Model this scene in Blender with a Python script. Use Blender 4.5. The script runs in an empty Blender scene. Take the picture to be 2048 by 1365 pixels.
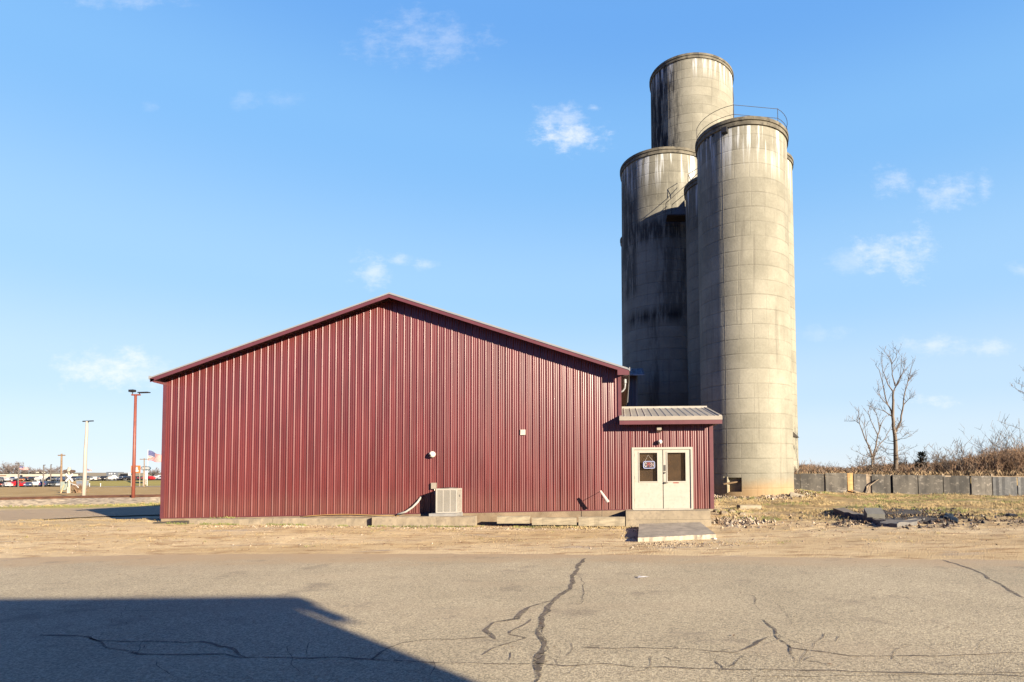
import bpy, math, random
from mathutils import Vector, noise
pi = math.pi; R = math.radians
C = bpy.context.scene.collection
# ------------------------------------------------------------------ camera survey
F, X0, H, HOR = 1200.0, 1240.0, 1.7, 949.5
TH = math.atan(F/27400); RHO = R(.5); CY = HOR - F*math.tan(TH)
def at(px, py, Y):
    dx = px-X0; dy = CY-py
    a = (math.cos(RHO)*dx+math.sin(RHO)*dy)/F; b = (-math.sin(RHO)*dx+math.cos(RHO)*dy)/F
    h = Y*(math.sin(TH)+b*math.cos(TH))/(math.cos(TH)-b*math.sin(TH))
    return Vector((a*(Y*math.cos(TH)+h*math.sin(TH)), Y, H+h))
def gp(px, py, z=0.0):
    p = at(px, py, 1.0); k = (z-H)/(p.z-H)
    return Vector((p.x*k, k, z))
SUN_AZ, SUN_EL = R(47), R(14)
SUN = Vector((math.cos(SUN_EL)*math.sin(SUN_AZ), -math.cos(SUN_EL)*math.cos(SUN_AZ), math.sin(SUN_EL)))

# ------------------------------------------------------------------ materials
class NT:
    def __init__(s, tree): s.t = tree
    def new(s, typ, **kw):
        n = s.t.nodes.new(typ)
        for k, v in kw.items(): setattr(n, k, v)
        return n
    def put(s, sock, v):
        if hasattr(v, 'is_output'): s.t.links.new(v, sock)
        elif v is not None:
            if sock.type == 'RGBA' and len(v) == 3: v = (*v, 1)
            sock.default_value = v
    def m(s, op, a, b=None, c=None, clamp=False):
        n = s.new('ShaderNodeMath', operation=op); n.use_clamp = clamp
        for i, v in enumerate((a, b, c)):
            if v is not None: s.put(n.inputs[i], v)
        return n.outputs[0]
    def vm(s, op, a, b=None, out=0):
        n = s.new('ShaderNodeVectorMath', operation=op); s.put(n.inputs[0], a)
        if b is not None: s.put(n.inputs[1], b)
        return n.outputs[out]
    def mix(s, f, a, b, mode='MIX'):
        n = s.new('ShaderNodeMix', data_type='RGBA', blend_type=mode)
        s.put(n.inputs[0], f); s.put(n.inputs[6], a); s.put(n.inputs[7], b); return n.outputs[2]
    def noise(s, v, scale, detail=4, rough=.55, out=0):
        n = s.new('ShaderNodeTexNoise'); s.put(n.inputs['Vector'], v)
        n.inputs['Scale'].default_value = scale; n.inputs['Detail'].default_value = detail
        n.inputs['Roughness'].default_value = rough; return n.outputs[out]
    def mr(s, v, a, b, c=0., d=1., kind='SMOOTHSTEP'):
        n = s.new('ShaderNodeMapRange', interpolation_type=kind); n.clamp = True if kind == 'LINEAR' else True
        for i, q in enumerate((v, a, b, c, d)): s.put(n.inputs[i], q)
        return n.outputs[0]
    def scalev(s, v, xyz): return s.vm('MULTIPLY', v, xyz)
    def sep(s, v):
        n = s.new('ShaderNodeSeparateXYZ'); s.put(n.inputs[0], v); return n.outputs
    def comb(s, x, y, z):
        n = s.new('ShaderNodeCombineXYZ')
        for i, v in enumerate((x, y, z)): s.put(n.inputs[i], v)
        return n.outputs[0]
    def white(s, v):
        n = s.new('ShaderNodeTexWhiteNoise', noise_dimensions='3D'); s.put(n.inputs['Vector'], v); return n.outputs[0]
    def obj(s): return s.new('ShaderNodeTexCoord').outputs['Object']
    def vor(s, v, scale, feature='F1', out='Distance'):
        n = s.new('ShaderNodeTexVoronoi', feature=feature); s.put(n.inputs['Vector'], v); n.inputs['Scale'].default_value = scale
        return n.outputs[out]
def base_mat(name, rough=.7, metal=0., spec=.5):
    m = bpy.data.materials.new(name); m.use_nodes = True
    b = m.node_tree.nodes['Principled BSDF']
    b.inputs['Roughness'].default_value = rough; b.inputs['Metallic'].default_value = metal
    b.inputs['Specular IOR Level'].default_value = spec
    return m, NT(m.node_tree), b
def bump(n, b, h, strength=.3, dist=.02):
    k = n.new('ShaderNodeBump'); k.inputs['Strength'].default_value = strength; k.inputs['Distance'].default_value = dist
    n.put(k.inputs['Height'], h); n.put(b.inputs['Normal'], k.outputs[0])
_mc = {}; K = .66
def M(name, col, rough=.7, metal=0., var=.18, scale=3., spec=.4, bmp=0., bscale=40., stretch=(1, 1, 1), dirt=None):
    if name in _mc: return _mc[name]
    m, n, b = base_mat(name, rough, metal, spec)
    o = n.scalev(n.obj(), stretch)
    f = n.noise(o, scale, 5, .6)
    lo = tuple(c*(1-var) for c in col); hi = tuple(min(1, c*(1+var)) for c in col)
    c = n.mix(n.mr(f, .3, .7), lo, hi)
    if dirt:
        c = n.mix(n.m('MULTIPLY', n.mr(n.noise(o, scale*2.3, 6, .65), .5, .68), dirt[1]), c, dirt[0])
    n.put(b.inputs['Base Color'], n.mix(1., c, (K, K, K), 'MULTIPLY'))
    if bmp: bump(n, b, n.noise(o, bscale, 4, .6), bmp)
    _mc[name] = m; return m

def siding_mat(name='red_siding', col=(.108, .0215, .0205)):
    m, n, b = base_mat(name, .3, 0, .42)
    o = n.obj(); x, y, z = n.sep(o)
    panel = n.white(n.comb(n.m('FLOOR', n.m('DIVIDE', x, .9144)), 3., 0.))
    f = n.noise(n.scalev(o, (3, 3, .35)), 1.2, 5, .6)
    c = n.mix(n.mr(f, .3, .7), tuple(v*.82 for v in col), tuple(v*1.2 for v in col))
    c = n.mix(n.m('MULTIPLY', panel, .12), c, (.16, .045, .05))
    dust = n.m('MULTIPLY', n.mr(z, .35, 1.1, 1.3, 0.), n.noise(n.scalev(o, (6, 6, 1)), 1.5))
    c = n.mix(n.m('MULTIPLY', dust, .24), c, (.2, .11, .08))
    n.put(b.inputs['Base Color'], n.mix(1., c, (K, K, K), 'MULTIPLY'))
    n.put(b.inputs['Roughness'], n.mr(n.noise(n.scalev(o, (14, 14, .5)), 1.0, 3), .3, .7, .26, .38))
    bump(n, b, n.noise(n.scalev(o, (5, 5, .6)), 1.5, 3), .05, .01)
    return m

def silo_mat(name, seed, top, mold_shade=(), streak=2.2, tone=1., nblk=20, rows=.76, base_stain=0.):
    m, n, b = base_mat(name, .9, 0, .2)
    o = n.obj(); so = n.vm('ADD', o, (seed*7.3, seed*3.1, 0)); x, y, z = n.sep(o)
    u = n.m('MULTIPLY', n.m('ADD', n.m('DIVIDE', n.m('ARCTAN2', y, x), 2*pi), .5), float(nblk))
    v = n.m('DIVIDE', n.m('ADD', z, n.m('MULTIPLY', n.noise(so, .6, 2), .05)), rows)
    fv = n.m('ABSOLUTE', n.m('SUBTRACT', n.m('FRACT', v), .5)); iv = n.m('FLOOR', v)
    us = n.m('ADD', u, n.m('MULTIPLY', n.white(n.comb(n.m('FLOOR', n.m('DIVIDE', iv, 2.)), seed, 1.)), .25))
    fu = n.m('ABSOLUTE', n.m('SUBTRACT', n.m('FRACT', us), .5)); iu = n.m('FLOOR', us)
    hl = n.mr(fv, .43, .497); vl = n.mr(fu, .455, .497)
    vl = n.m('MULTIPLY', vl, n.mr(n.white(n.comb(iu, iv, seed+4)), .25, .75, .15, .8))
    hl = n.m('MULTIPLY', hl, n.mr(n.noise(so, .7, 4), .3, .65, .25, 1.))
    line = n.m('MAXIMUM', hl, n.m('MULTIPLY', vl, .4))
    blk = n.white(n.comb(iu, iv, seed)); ring = n.white(n.comb(n.m('FLOOR', n.m('DIVIDE', iv, 2.)), seed, 9.))
    fb = n.noise(so, .55, 6, .65); fine = n.noise(so, 9., 5, .7)
    c = n.mix(n.mr(fb, .3, .7), tuple(k*tone for k in (.212, .198, .154)), tuple(k*tone for k in (.285, .267, .211)))
    t = n.m('ADD', n.m('MULTIPLY', blk, .11), n.m('ADD', n.m('MULTIPLY', ring, .16), n.m('MULTIPLY', fine, .42)))
    c = n.mix(1., c, n.comb(n.m('ADD', t, .62), n.m('ADD', t, .62), n.m('ADD', t, .615)), 'MULTIPLY')
    vs = n.noise(n.scalev(so, (2.2, 2.2, .12)), 1.6, 5, .6)
    c = n.mix(n.m('MULTIPLY', n.mr(vs, .56, .72), .35), c, (.075, .062, .05))
    c = n.mix(n.m('MULTIPLY', line, .27), c, (.07, .06, .045))
    for (ang, wid, z0, z1, st) in mold_shade:  # black mold streaks, with the darkness of the shaded side painted in too
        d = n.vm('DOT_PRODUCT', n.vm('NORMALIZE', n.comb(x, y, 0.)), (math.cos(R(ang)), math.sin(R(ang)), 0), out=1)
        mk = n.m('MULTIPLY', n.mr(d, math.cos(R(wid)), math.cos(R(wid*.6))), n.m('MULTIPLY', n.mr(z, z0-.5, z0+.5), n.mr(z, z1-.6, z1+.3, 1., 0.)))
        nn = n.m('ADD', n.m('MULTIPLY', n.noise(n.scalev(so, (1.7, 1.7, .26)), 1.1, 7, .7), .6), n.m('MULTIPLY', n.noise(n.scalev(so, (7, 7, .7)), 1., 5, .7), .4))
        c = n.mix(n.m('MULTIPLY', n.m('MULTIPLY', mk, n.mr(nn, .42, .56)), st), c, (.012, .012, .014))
    st = n.noise(n.scalev(so, (3.2, 3.2, .16)), 1.3, 4, .6)
    sm = n.m('MULTIPLY', n.mr(st, .5, .6), n.mr(n.m('ADD', z, n.m('MULTIPLY', n.noise(n.scalev(so, (2, 2, 0)), 1.5), 2.4)), top-streak+.6, top+.9))
    c = n.mix(n.m('MULTIPLY', sm, .85), c, (.52, .53, .52))
    if base_stain:
        c = n.mix(n.m('MULTIPLY', n.mr(n.m('ADD', z, n.m('MULTIPLY', fb, .8)), base_stain, base_stain+.9, 1., 0.), .75), c, (.36, .235, .115))
    n.put(b.inputs['Base Color'], n.mix(1., c, (K, K, K), 'MULTIPLY'))
    hgt = n.m('SUBTRACT', n.m('ADD', n.m('MULTIPLY', fine, .5), n.m('MULTIPLY', blk, .35)), n.m('MULTIPLY', line, 1.2))
    bump(n, b, hgt, .5, .03)
    return m

def ground_mat():
    m, n, b = base_mat('gravel_and_dry_grass', .95, 0, .15)
    o = n.obj(); x, y, z = n.sep(o)
    str_ = n.scalev(o, (.35, 1, 1))
    big = n.noise(str_, .5, 6, .62); mid = n.noise(n.scalev(o, (.5, 1.4, 1)), 2.3, 6, .7); fine = n.noise(o, 22., 4, .75); peb = n.vor(o, 26.)
    c = n.mix(n.mr(big, .36, .64), (.60, .44, .235), (.74, .575, .345))
    c = n.mix(n.m('MULTIPLY', n.mr(mid, .49, .64), .8), c, (.36, .225, .11))
    c = n.mix(n.m('MULTIPLY', n.mr(n.noise(n.scalev(o, (.3, 1, 1)), 1.1, 5, .7), .56, .7), .6), c, (.36, .33, .3))
    # grassy ground beside the silos
    gr = n.m('MULTIPLY', n.mr(n.m('ADD', y, n.m('MULTIPLY', n.noise(o, .5, 4), 3.)), 19.5, 24.), n.mr(x, 3.5, 7.5))
    g1 = n.mix(n.mr(n.noise(str_, 1.3, 6, .7), .35, .65), (.30, .19, .085), (.46, .35, .18))
    g1 = n.mix(n.m('MULTIPLY', n.mr(n.noise(str_, .8, 5, .65), .5, .62), .75), g1, (.26, .27, .085))
    c = n.mix(gr, c, g1)
    far = n.mr(n.m('ADD', y, n.m('MULTIPLY', n.noise(o, .25, 4), 3.)), 37., 39.)
    f1 = n.mix(n.mr(n.noise(n.scalev(o, (.5, 1, 1)), .3, 7, .75), .38, .62), (.36, .23, .085), (.60, .415, .175))
    f1 = n.mix(n.m('MULTIPLY', n.m('MULTIPLY', n.mr(y, 172., 188.), n.mr(n.m('DIVIDE', x, n.m('MAXIMUM', y, 1.)), -.91, -.88)), .8), f1, (.34, .30, .075))
    f1 = n.mix(n.mr(y, 46., 42., 0., .8), f1, (.48, .42, .13))
    c = n.mix(far, c, f1)
    sp = n.m('ADD', n.m('MULTIPLY', fine, .75), .62)
    c = n.mix(1., c, n.comb(sp, sp, sp), 'MULTIPLY')
    c = n.mix(n.m('MULTIPLY', n.mr(n.noise(o, 60., 2, .8), .62, .72), .6), c, (.10, .07, .04))
    n.put(b.inputs['Base Color'], n.mix(1., c, (K, K, K), 'MULTIPLY'))
    bump(n, b, n.m('MULTIPLY', n.m('ADD', n.m('MULTIPLY', fine, .6), n.m('ADD', n.m('MULTIPLY', peb, .5), n.m('MULTIPLY', mid, 1.2))), n.mr(y, 26., 46., 1., .0)), .6, .05)
    return m

def asphalt_mat(name, col, dust=.5):
    m, n, b = base_mat(name, .9, 0, .25)
    o = n.obj()
    f1 = n.noise(o, 48., 3, .8); f2 = n.noise(o, 130., 2, .8); big = n.noise(o, .35, 6, .6); mid = n.noise(n.scalev(o, (.6, 1, 1)), 1.6, 5, .7)
    c = n.mix(n.mr(big, .3, .7), tuple(v*.88 for v in col), tuple(v*1.1 for v in col))
    c = n.mix(n.m('MULTIPLY', n.mr(mid, .5, .7), .3*dust), c, tuple(v*.7 for v in col))
    v = n.vor(o, 64., out='Color'); sp = n.mr(n.m('MULTIPLY', n.sep(v)[0], 1.), 0., 1., .5, 1.35, 'LINEAR')
    c = n.mix(.9, c, n.comb(sp, sp, sp), 'MULTIPLY')
    c = n.mix(n.mr(f1, .57, .68), c, tuple(v*.32 for v in col))
    c = n.mix(n.m('MULTIPLY', n.mr(f2, .6, .7), .7), c, tuple(min(1, v*1.5) for v in col))
    c = n.mix(n.m('MULTIPLY', n.mr(n.noise(n.scalev(o, (.25, 1, 1)), 1.2, 5, .7), .6, .74), .3), c, (.15, .13, .115))
    if dust >= .5:
        x, y, z = n.sep(o)
        e = n.m('ADD', n.m('ADD', y, n.m('MULTIPLY', n.m('MAXIMUM', n.m('ADD', x, 2.), 0.), .14)), n.m('MULTIPLY', n.m('SUBTRACT', n.noise(n.scalev(o, (.6, 1.2, 1)), 1.2, 6, .7), .5), 3.4))
        c = n.mix(n.mr(e, 11.3, 13.1, 0., .85), c, n.mix(f1, (.42, .29, .16), (.62, .46, .28)))
        pt_ = n.noise(n.scalev(o, (.22, .7, 1)), .7, 4, .55)
        c = n.mix(n.m('MULTIPLY', n.mr(pt_, .5, .62), .28), c, (.52, .41, .27))
        c = n.mix(n.m('MULTIPLY', n.mr(n.noise(n.scalev(o, (1, 1, 1)), .9, 5, .65), .56, .68), .4), c, (.2, .16, .12))
    n.put(b.inputs['Base Color'], n.mix(1., c, (K, K, K), 'MULTIPLY'))
    bump(n, b, n.m('ADD', f1, n.m('MULTIPLY', n.sep(v)[0], .6)), .7, .014)
    return m

def fence_mat():
    m, n, b = base_mat('black_weathered_board', .75, 0, .35)
    o = n.obj()
    c = n.mix(n.mr(n.noise(n.scalev(o, (1, 1, .6)), 1.3, 6, .65), .35, .65), (.042, .037, .031), (.105, .092, .074))
    c = n.mix(n.m('MULTIPLY', n.mr(n.noise(n.scalev(o, (1, 1, 2.)), 3.2, 6, .7), .54, .66), .75), c, (.27, .235, .195))
    c = n.mix(n.mr(n.noise(n.scalev(o, (9, 9, .7)), 1.6, 4), .62, .72, 0., .5), c, (.012, .012, .014))
    rv = n.mr(n.new('ShaderNodeObjectInfo').outputs['Random'], 0., 1., .6, 1.35, 'LINEAR'); c = n.mix(1., c, n.comb(rv, rv, rv), 'MULTIPLY')
    n.put(b.inputs['Base Color'], n.mix(1., c, (K, K, K), 'MULTIPLY')); bump(n, b, n.noise(o, 7., 5), .3, .02)
    return m

# ------------------------------------------------------------------ mesh helper
class MB:
    def __init__(s): s.v = []; s.f = []; s.mi = []; s.cur = 0
    def add(s, vs, fs):
        k = len(s.v); s.v += [tuple(p) for p in vs]
        for f in fs: s.f.append(tuple(i+k for i in f)); s.mi.append(s.cur)
    def box(s, x0, x1, y0, y1, z0, z1):
        s.add([(x0, y0, z0), (x1, y0, z0), (x1, y1, z0), (x0, y1, z0), (x0, y0, z1), (x1, y0, z1), (x1, y1, z1), (x0, y1, z1)],
              [(0, 3, 2, 1), (4, 5, 6, 7), (0, 1, 5, 4), (1, 2, 6, 5), (2, 3, 7, 6), (3, 0, 4, 7)]); return s
    def hexa(s, b4, t4):
        s.add(list(b4)+list(t4), [(0, 3, 2, 1), (4, 5, 6, 7), (0, 1, 5, 4), (1, 2, 6, 5), (2, 3, 7, 6), (3, 0, 4, 7)]); return s
    def cbox(s, c, dx, dy, dz, ux=(1, 0, 0), uy=(0, 1, 0), uz=(0, 0, 1)):
        c = Vector(c); ux = Vector(ux)*dx/2; uy = Vector(uy)*dy/2; uz = Vector(uz)*dz/2
        q = [c+a*ux+b*uy for a, b in ((-1, -1), (1, -1), (1, 1), (-1, 1))]
        return s.hexa([p-uz for p in q], [p+uz for p in q])
    def tube(s, pts, rads, n=6, cap=True):
        pts = [Vector(p) for p in pts]
        if not hasattr(rads, '__len__'): rads = [rads]*len(pts)
        k = len(s.v); up = Vector((.13, .37, .92))
        for i, p in enumerate(pts):
            d = (pts[min(i+1, len(pts)-1)]-pts[max(i-1, 0)])
            d = d.normalized() if d.length > 1e-9 else Vector((0, 0, 1))
            a = d.cross(up)
            if a.length < .2: a = d.cross(Vector((1, 0, .1)))
            a.normalize(); b = d.cross(a)
            for j in range(n):
                t = 2*pi*j/n; s.v.append(tuple(p+(a*math.cos(t)+b*math.sin(t))*rads[i]))
        for i in range(len(pts)-1):
            for j in range(n):
                s.f.append((k+i*n+j, k+i*n+(j+1) % n, k+(i+1)*n+(j+1) % n, k+(i+1)*n+j)); s.mi.append(s.cur)
        if cap:
            s.f.append(tuple(k+j for j in range(n))[::-1]); s.mi.append(s.cur)
            e = k+(len(pts)-1)*n; s.f.append(tuple(e+j for j in range(n))); s.mi.append(s.cur)
        return s
    def lathe(s, prof, n=64, c=(0, 0)):
        k = len(s.v)
        for r, z in prof:
            for j in range(n):
                t = 2*pi*j/n; s.v.append((c[0]+r*math.cos(t), c[1]+r*math.sin(t), z))
        for i in range(len(prof)-1):
            for j in range(n):
                s.f.append((k+i*n+j, k+i*n+(j+1) % n, k+(i+1)*n+(j+1) % n, k+(i+1)*n+j)); s.mi.append(s.cur)
        return s
    def prism(s, poly, y0, y1):           # poly: (x,z) counter-clockwise seen from -y
        n = len(poly)
        s.add([(x, y0, z) for x, z in poly]+[(x, y1, z) for x, z in poly],
              [tuple(range(n)), tuple(range(2*n-1, n-1, -1))]+[(i, n+i, n+(i+1) % n, (i+1) % n) for i in range(n)]); return s
    def slab(s, poly, z0, z1):            # poly: (x,y)
        n = len(poly)
        s.add([(x, y, z0) for x, y in poly]+[(x, y, z1) for x, y in poly],
              [tuple(range(n))[::-1], tuple(range(n, 2*n))]+[(i, (i+1) % n, n+(i+1) % n, n+i) for i in range(n)]); return s
    def build(s, name, mat, parent=None, smooth=False, world=True, origin=None):
        me = bpy.data.meshes.new(name); off = Vector((0, 0, 0))
        if parent and world:
            q = parent
            while q: off += q.location; q = q.parent
        if origin is not None and not parent: off = Vector(origin)
        me.from_pydata([tuple(Vector(p)-off) for p in s.v], [], s.f); me.validate()
        for mm in (mat if isinstance(mat, (list, tuple)) else [mat]): me.materials.append(mm)
        if len(me.polygons) == len(s.mi): me.polygons.foreach_set('material_index', s.mi)
        if smooth: me.polygons.foreach_set('use_smooth', [True]*len(me.polygons))
        me.update()
        o = bpy.data.objects.new(name, me); C.objects.link(o)
        if parent: o.parent = parent
        elif origin is not None: o.location = origin
        return o
def tag(o, label=None, cat=None, group=None, kind=None):
    for k, v in (('label', label), ('category', cat), ('group', group), ('kind', kind)):
        if v: o[k] = v
    return o
def thing(name, label, cat, loc=(0, 0, 0), group=None, rz=0.):
    o = bpy.data.objects.new(name, None); C.objects.link(o); o.location = loc; o.rotation_euler.z = rz; o.empty_display_size = .3
    return tag(o, label, cat, group)
def copy_tree(o, parent=None):
    c = o.copy(); C.objects.link(c)
    if parent: c.parent = parent
    for ch in list(o.children): copy_tree(ch, c)
    return c
def auto_smooth(o, ang=40):
    for p in o.data.polygons: p.use_smooth = True
    o.data.set_sharp_from_angle(angle=R(ang))
def interp(v, pts):
    if v <= pts[0][0]: return pts[0][1]
    for (a, b), (c, d) in zip(pts, pts[1:]):
        if v <= c: t = (v-a)/(c-a); return b+(d-b)*t
    return pts[-1][1]
def sst(v, a, b):
    t = max(0, min(1, (v-a)/(b-a))); return t*t*(3-2*t)

# ------------------------------------------------------------------ ground
def gz(X, Y, fine=True):
    w = interp(X, [(-15.2, .27), (1.5, -.03), (4, 0.0)])
    wl = max(w, .02)
    L = interp(Y, [(12.8, -.05), (14, -.02), (17.5, wl*.75), (19.2, wl), (21.5, wl*.9), (24.2, .02), (25.5, -.06), (40, -.06), (43, -.03), (50, .25), (60, 0.), (80, -.1), (150, -.35), (186, -.52), (199, -.35), (212, 1.05), (235, 1.2), (900, 1.4)])
    Rr = interp(Y, [(12.8, -.05), (14, -.02), (19, .0), (20.5, .08), (25, .22), (30, .40), (33.9, .62), (34.6, 1.35), (60, 1.6), (130, 1.2), (900, 1.2)])
    if 16 < Y < 34.2: Rr *= max(.4, 1-.034*max(0, X-10))
    t = sst(X, -12, 0) if Y > 20 else sst(X, -1, 2.5)
    z = L*(1-t)+Rr*t
    if fine and 13.2 < Y < 45:
        a = sst(Y, 13.2, 15)
        z += a*.025*noise.noise((X*.8, Y*.8, 3.))+a*.018*noise.noise((X*3, Y*3, 7.))
        if X > 3.2 and Y > 18: z += .05*noise.noise((X*1.1, Y*1.1, 1.))+.03*noise.noise((X*2.7, Y*2.7, 5.))
        d = math.hypot(X-6.885, Y-32.6)
        if d < 5.5: z += .16*sst(5.5-d, 0, 3)*(0.6+noise.noise((X, Y, 9.)))
    return z
def lin(a, b, st): n = max(1, round((b-a)/st)); return [a+(b-a)*i/n for i in range(n)]
xs = [-900, -500, -300, -200]+lin(-150, -60, 10)+lin(-60, -18, 1.5)+lin(-18, 26, .16)+lin(26, 60, 2)+[60, 90, 150, 300, 600, 900]
ys = [-60, -30, -10, 0, 6, 10]+lin(12, 36, .13)+lin(36, 60, .8)+lin(60, 220, 8)+[220, 300, 450, 700, 1200]
g = MB(); nx = len(xs)
g.v = [(x, y, gz(x, y)) for y in ys for x in xs]
g.f = [(j*nx+i, j*nx+i+1, (j+1)*nx+i+1, (j+1)*nx+i) for j in range(len(ys)-1) for i in range(nx-1)]; g.mi = [0]*len(g.f)
GROUND = tag(g.build('ground', ground_mat(), smooth=True), kind='structure')

rng = random.Random(4)
# asphalt lot
AS = asphalt_mat('lot_asphalt', (.56, .47, .312))
edge = [(-900, 1118), (-200, 1117), (0, 1116), (300, 1110), (600, 1108), (1024, 1108), (1300, 1111), (1700, 1117), (2048, 1121), (2600, 1126)]
far = []
for (a, b), (c, d) in zip(edge, edge[1:]):
    for k in range(24):
        t = k/24; p = gp(a+(c-a)*t, b+(d-b)*t, 0); p.y += rng.uniform(-.05, .05)+.12*noise.noise((p.x*.8, 0, 0)); far.append((p.x, p.y))
a = MB()
n_ = len(far)
a.v = [(x, y, 0.) for x, y in far]+[(x, 9., 0.) for x, y in far]+[(x, 4., 0.) for x, y in far]+[(x, -30., 0.) for x, y in far]+[(x, y+.02, -.09) for x, y in far]
for r in range(3): a.f += [(r*n_+i, (r+1)*n_+i, (r+1)*n_+i+1, r*n_+i+1) for i in range(n_-1)]
a.f += [(4*n_+i, i, i+1, 4*n_+i+1) for i in range(n_-1)]
a.mi = [0]*len(a.f)
LOT = tag(a.build('asphalt_lot', AS), kind='structure')
# cracks and sealed seams
def crack(mb, px, w, jit=.02, z=.004):
    pts = []
    for (a, b), (c, d) in zip(px, px[1:]):
        A, B = gp(a, b, z), gp(c, d, z); n = max(2, int((B-A).length/.09))
        for k in range(n): pts.append(A.lerp(B, k/n))
    pts.append(gp(*px[-1], z))
    k0 = len(mb.v)
    for i, p in enumerate(pts):
        d = (pts[min(i+1, len(pts)-1)]-pts[max(0, i-1)]); d.z = 0; d.normalize(); nrm = Vector((-d.y, d.x, 0))
        ww = w*.8*(.45+1.2*abs(noise.noise((p.x*2.3, p.y*2.3, w*40))))*(.35 if i in (0, len(pts)-1) else 1)
        o = nrm*noise.noise((p.x*3.1, p.y*3.1, 2.))*jit*3
        mb.v += [tuple(p+o+nrm*ww*(.5+rng.uniform(0, .25))), tuple(p+o-nrm*ww*(.5+rng.uniform(0, .25)))]
    for i in range(len(pts)-1): mb.f.append((k0+2*i, k0+2*i+1, k0+2*i+3, k0+2*i+2)); mb.mi.append(0)
cr = MB()
for px, w in [
    ([(1168, 1117), (1150, 1150), (1135, 1180), (1105, 1203), (1090, 1225), (1078, 1262)], .085),
    ([(1078, 1262), (1089, 1290), (1074, 1322), (1070, 1365)], .07),
    ([(1107, 1200), (1060, 1213), (1032, 1238), (988, 1245), (975, 1260), (986, 1279)], .05),
    ([(1060, 1238), (1022, 1268), (1050, 1276), (1000, 1292), (960, 1312)], .03),
    ([(80, 1270), (188, 1273), (212, 1296), (280, 1308), (450, 1308), (492, 1315), (742, 1317), (800, 1286), (870, 1278), (980, 1275)], .028),
    ([(186, 1274), (200, 1282), (400, 1285), (452, 1293), (492, 1314)], .033),
    ([(742, 1317), (850, 1325), (1024, 1328), (1200, 1330), (1500, 1339), (1800, 1345), (2048, 1352)], .03),
    ([(1165, 1295), (1350, 1296), (1470, 1306), (1512, 1290), (1533, 1272)], .03),
    ([(1528, 1240), (1560, 1275), (1578, 1296), (1700, 1311), (1870, 1312), (2048, 1306)], .026),
    ([(1574, 1292), (1592, 1322)], .018), ([(1545, 1262), (1610, 1290)], .012),
    ([(1885, 1120), (1950, 1140), (2000, 1170), (2048, 1196)], .045),
    ([(1160, 1152), (1172, 1180), (1164, 1208)], .014), ([(1505, 1190), (1514, 1215), (1520, 1220)], .012),
    ([(0, 1169), (130, 1167)], .012), ([(1500, 1352), (1750, 1352), (2048, 1344)], .014), ([(0, 1219), (350, 1222)], .01)]:
    crack(cr, px, w*1.25)
rc = random.Random(40)
for (cx0, cx1, cy0, cy1, k_) in ((1050, 1500, 1285, 1350, 12), (1500, 2000, 1290, 1355, 12), (930, 1180, 1180, 1330, 9), (1500, 1640, 1190, 1320, 6), (120, 900, 1225, 1350, 8), (1700, 2040, 1130, 1230, 4)):
    for _ in range(k_):
        x_, y_ = rc.uniform(cx0, cx1), rc.uniform(cy0, cy1); pl = [(x_, y_)]; hd = rc.choice((0, 0, 1.2, -1.2))+rc.uniform(-.4, .4)
        for _ in range(rc.randint(2, 4)): x_ += math.cos(hd)*rc.uniform(8, 28); y_ += math.sin(hd)*rc.uniform(6, 16); hd += rc.uniform(-.7, .7); pl.append((x_, y_))
        crack(cr, pl, rc.uniform(.007, .013))
ckm = M('crack_tar', (.17, .135, .1), .9, var=.4, scale=5); kn = NT(ckm.node_tree); kb = ckm.node_tree.nodes['Principled BSDF']; ko = kn.obj()
kn.put(kb.inputs['Alpha'], kn.mr(kn.m('ADD', kn.m('MULTIPLY', kn.noise(ko, 9., 5, .75), .6), kn.m('MULTIPLY', kn.noise(ko, 45., 3, .8), .4)), .42, .52))
co = cr.build('crack_sealant', ckm, LOT)
# drive beside the building, and grass strip
dp = [gp(-900, 1066, 0), gp(-300, 1052, 0), gp(0, 1043, 0), gp(190, 1033, 0), gp(330, 1029, 0), gp(520, 1024, 0), gp(520, 1006.5, 0), gp(320, 1012, 0), gp(0, 1021, 0), gp(-300, 1030, 0), gp(-900, 1046, 0)]
d = MB(); d.add([(p.x, p.y, -.012) for p in dp], [tuple(range(len(dp)))])
tag(d.build('drive_road', asphalt_mat('drive_asphalt', (.24, .205, .17))), kind='structure')
# railway: ballast bank, rails
rl = [gp(-900, 1012, .55), gp(0, 994.5, .55), gp(180, 990.5, .55), gp(330, 988.5, .55), gp(520, 984, .55)]
bl, sec = MB(), [(-3.6, -.12), (-1.3, .36), (1.6, .38), (3.4, 0.)]
for i, p in enumerate(rl):
    for dy, z in sec: bl.v.append((p.x, p.y+dy, z+gz(p.x, p.y, False)*0))
for i in range(len(rl)-1):
    for j in range(3): bl.f.append((i*4+j, (i+1)*4+j, (i+1)*4+j+1, i*4+j+1)); bl.mi.append(0)
tag(bl.build('railway_ballast', M('ballast_stone', (.34, .275, .195), .95, var=.5, scale=3.5, bmp=.8, bscale=6.)), kind='structure')
RAILRUST = M('rusty_rail', (.10, .045, .025), .6, var=.3)
for k, dy in enumerate((-.9, .55)):
    r = MB(); r.tube([(p.x, p.y+dy, .43) for p in rl], .085, 4)
    o = tag(r.build('railway_rail', RAILRUST, origin=(rl[1].x, rl[1].y+dy, .35)), ('rusty rail nearer to the camera along the ballast bank', 'rusty rail on the far side of the ballast bank')[k], 'rail', 'railway rails')
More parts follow.
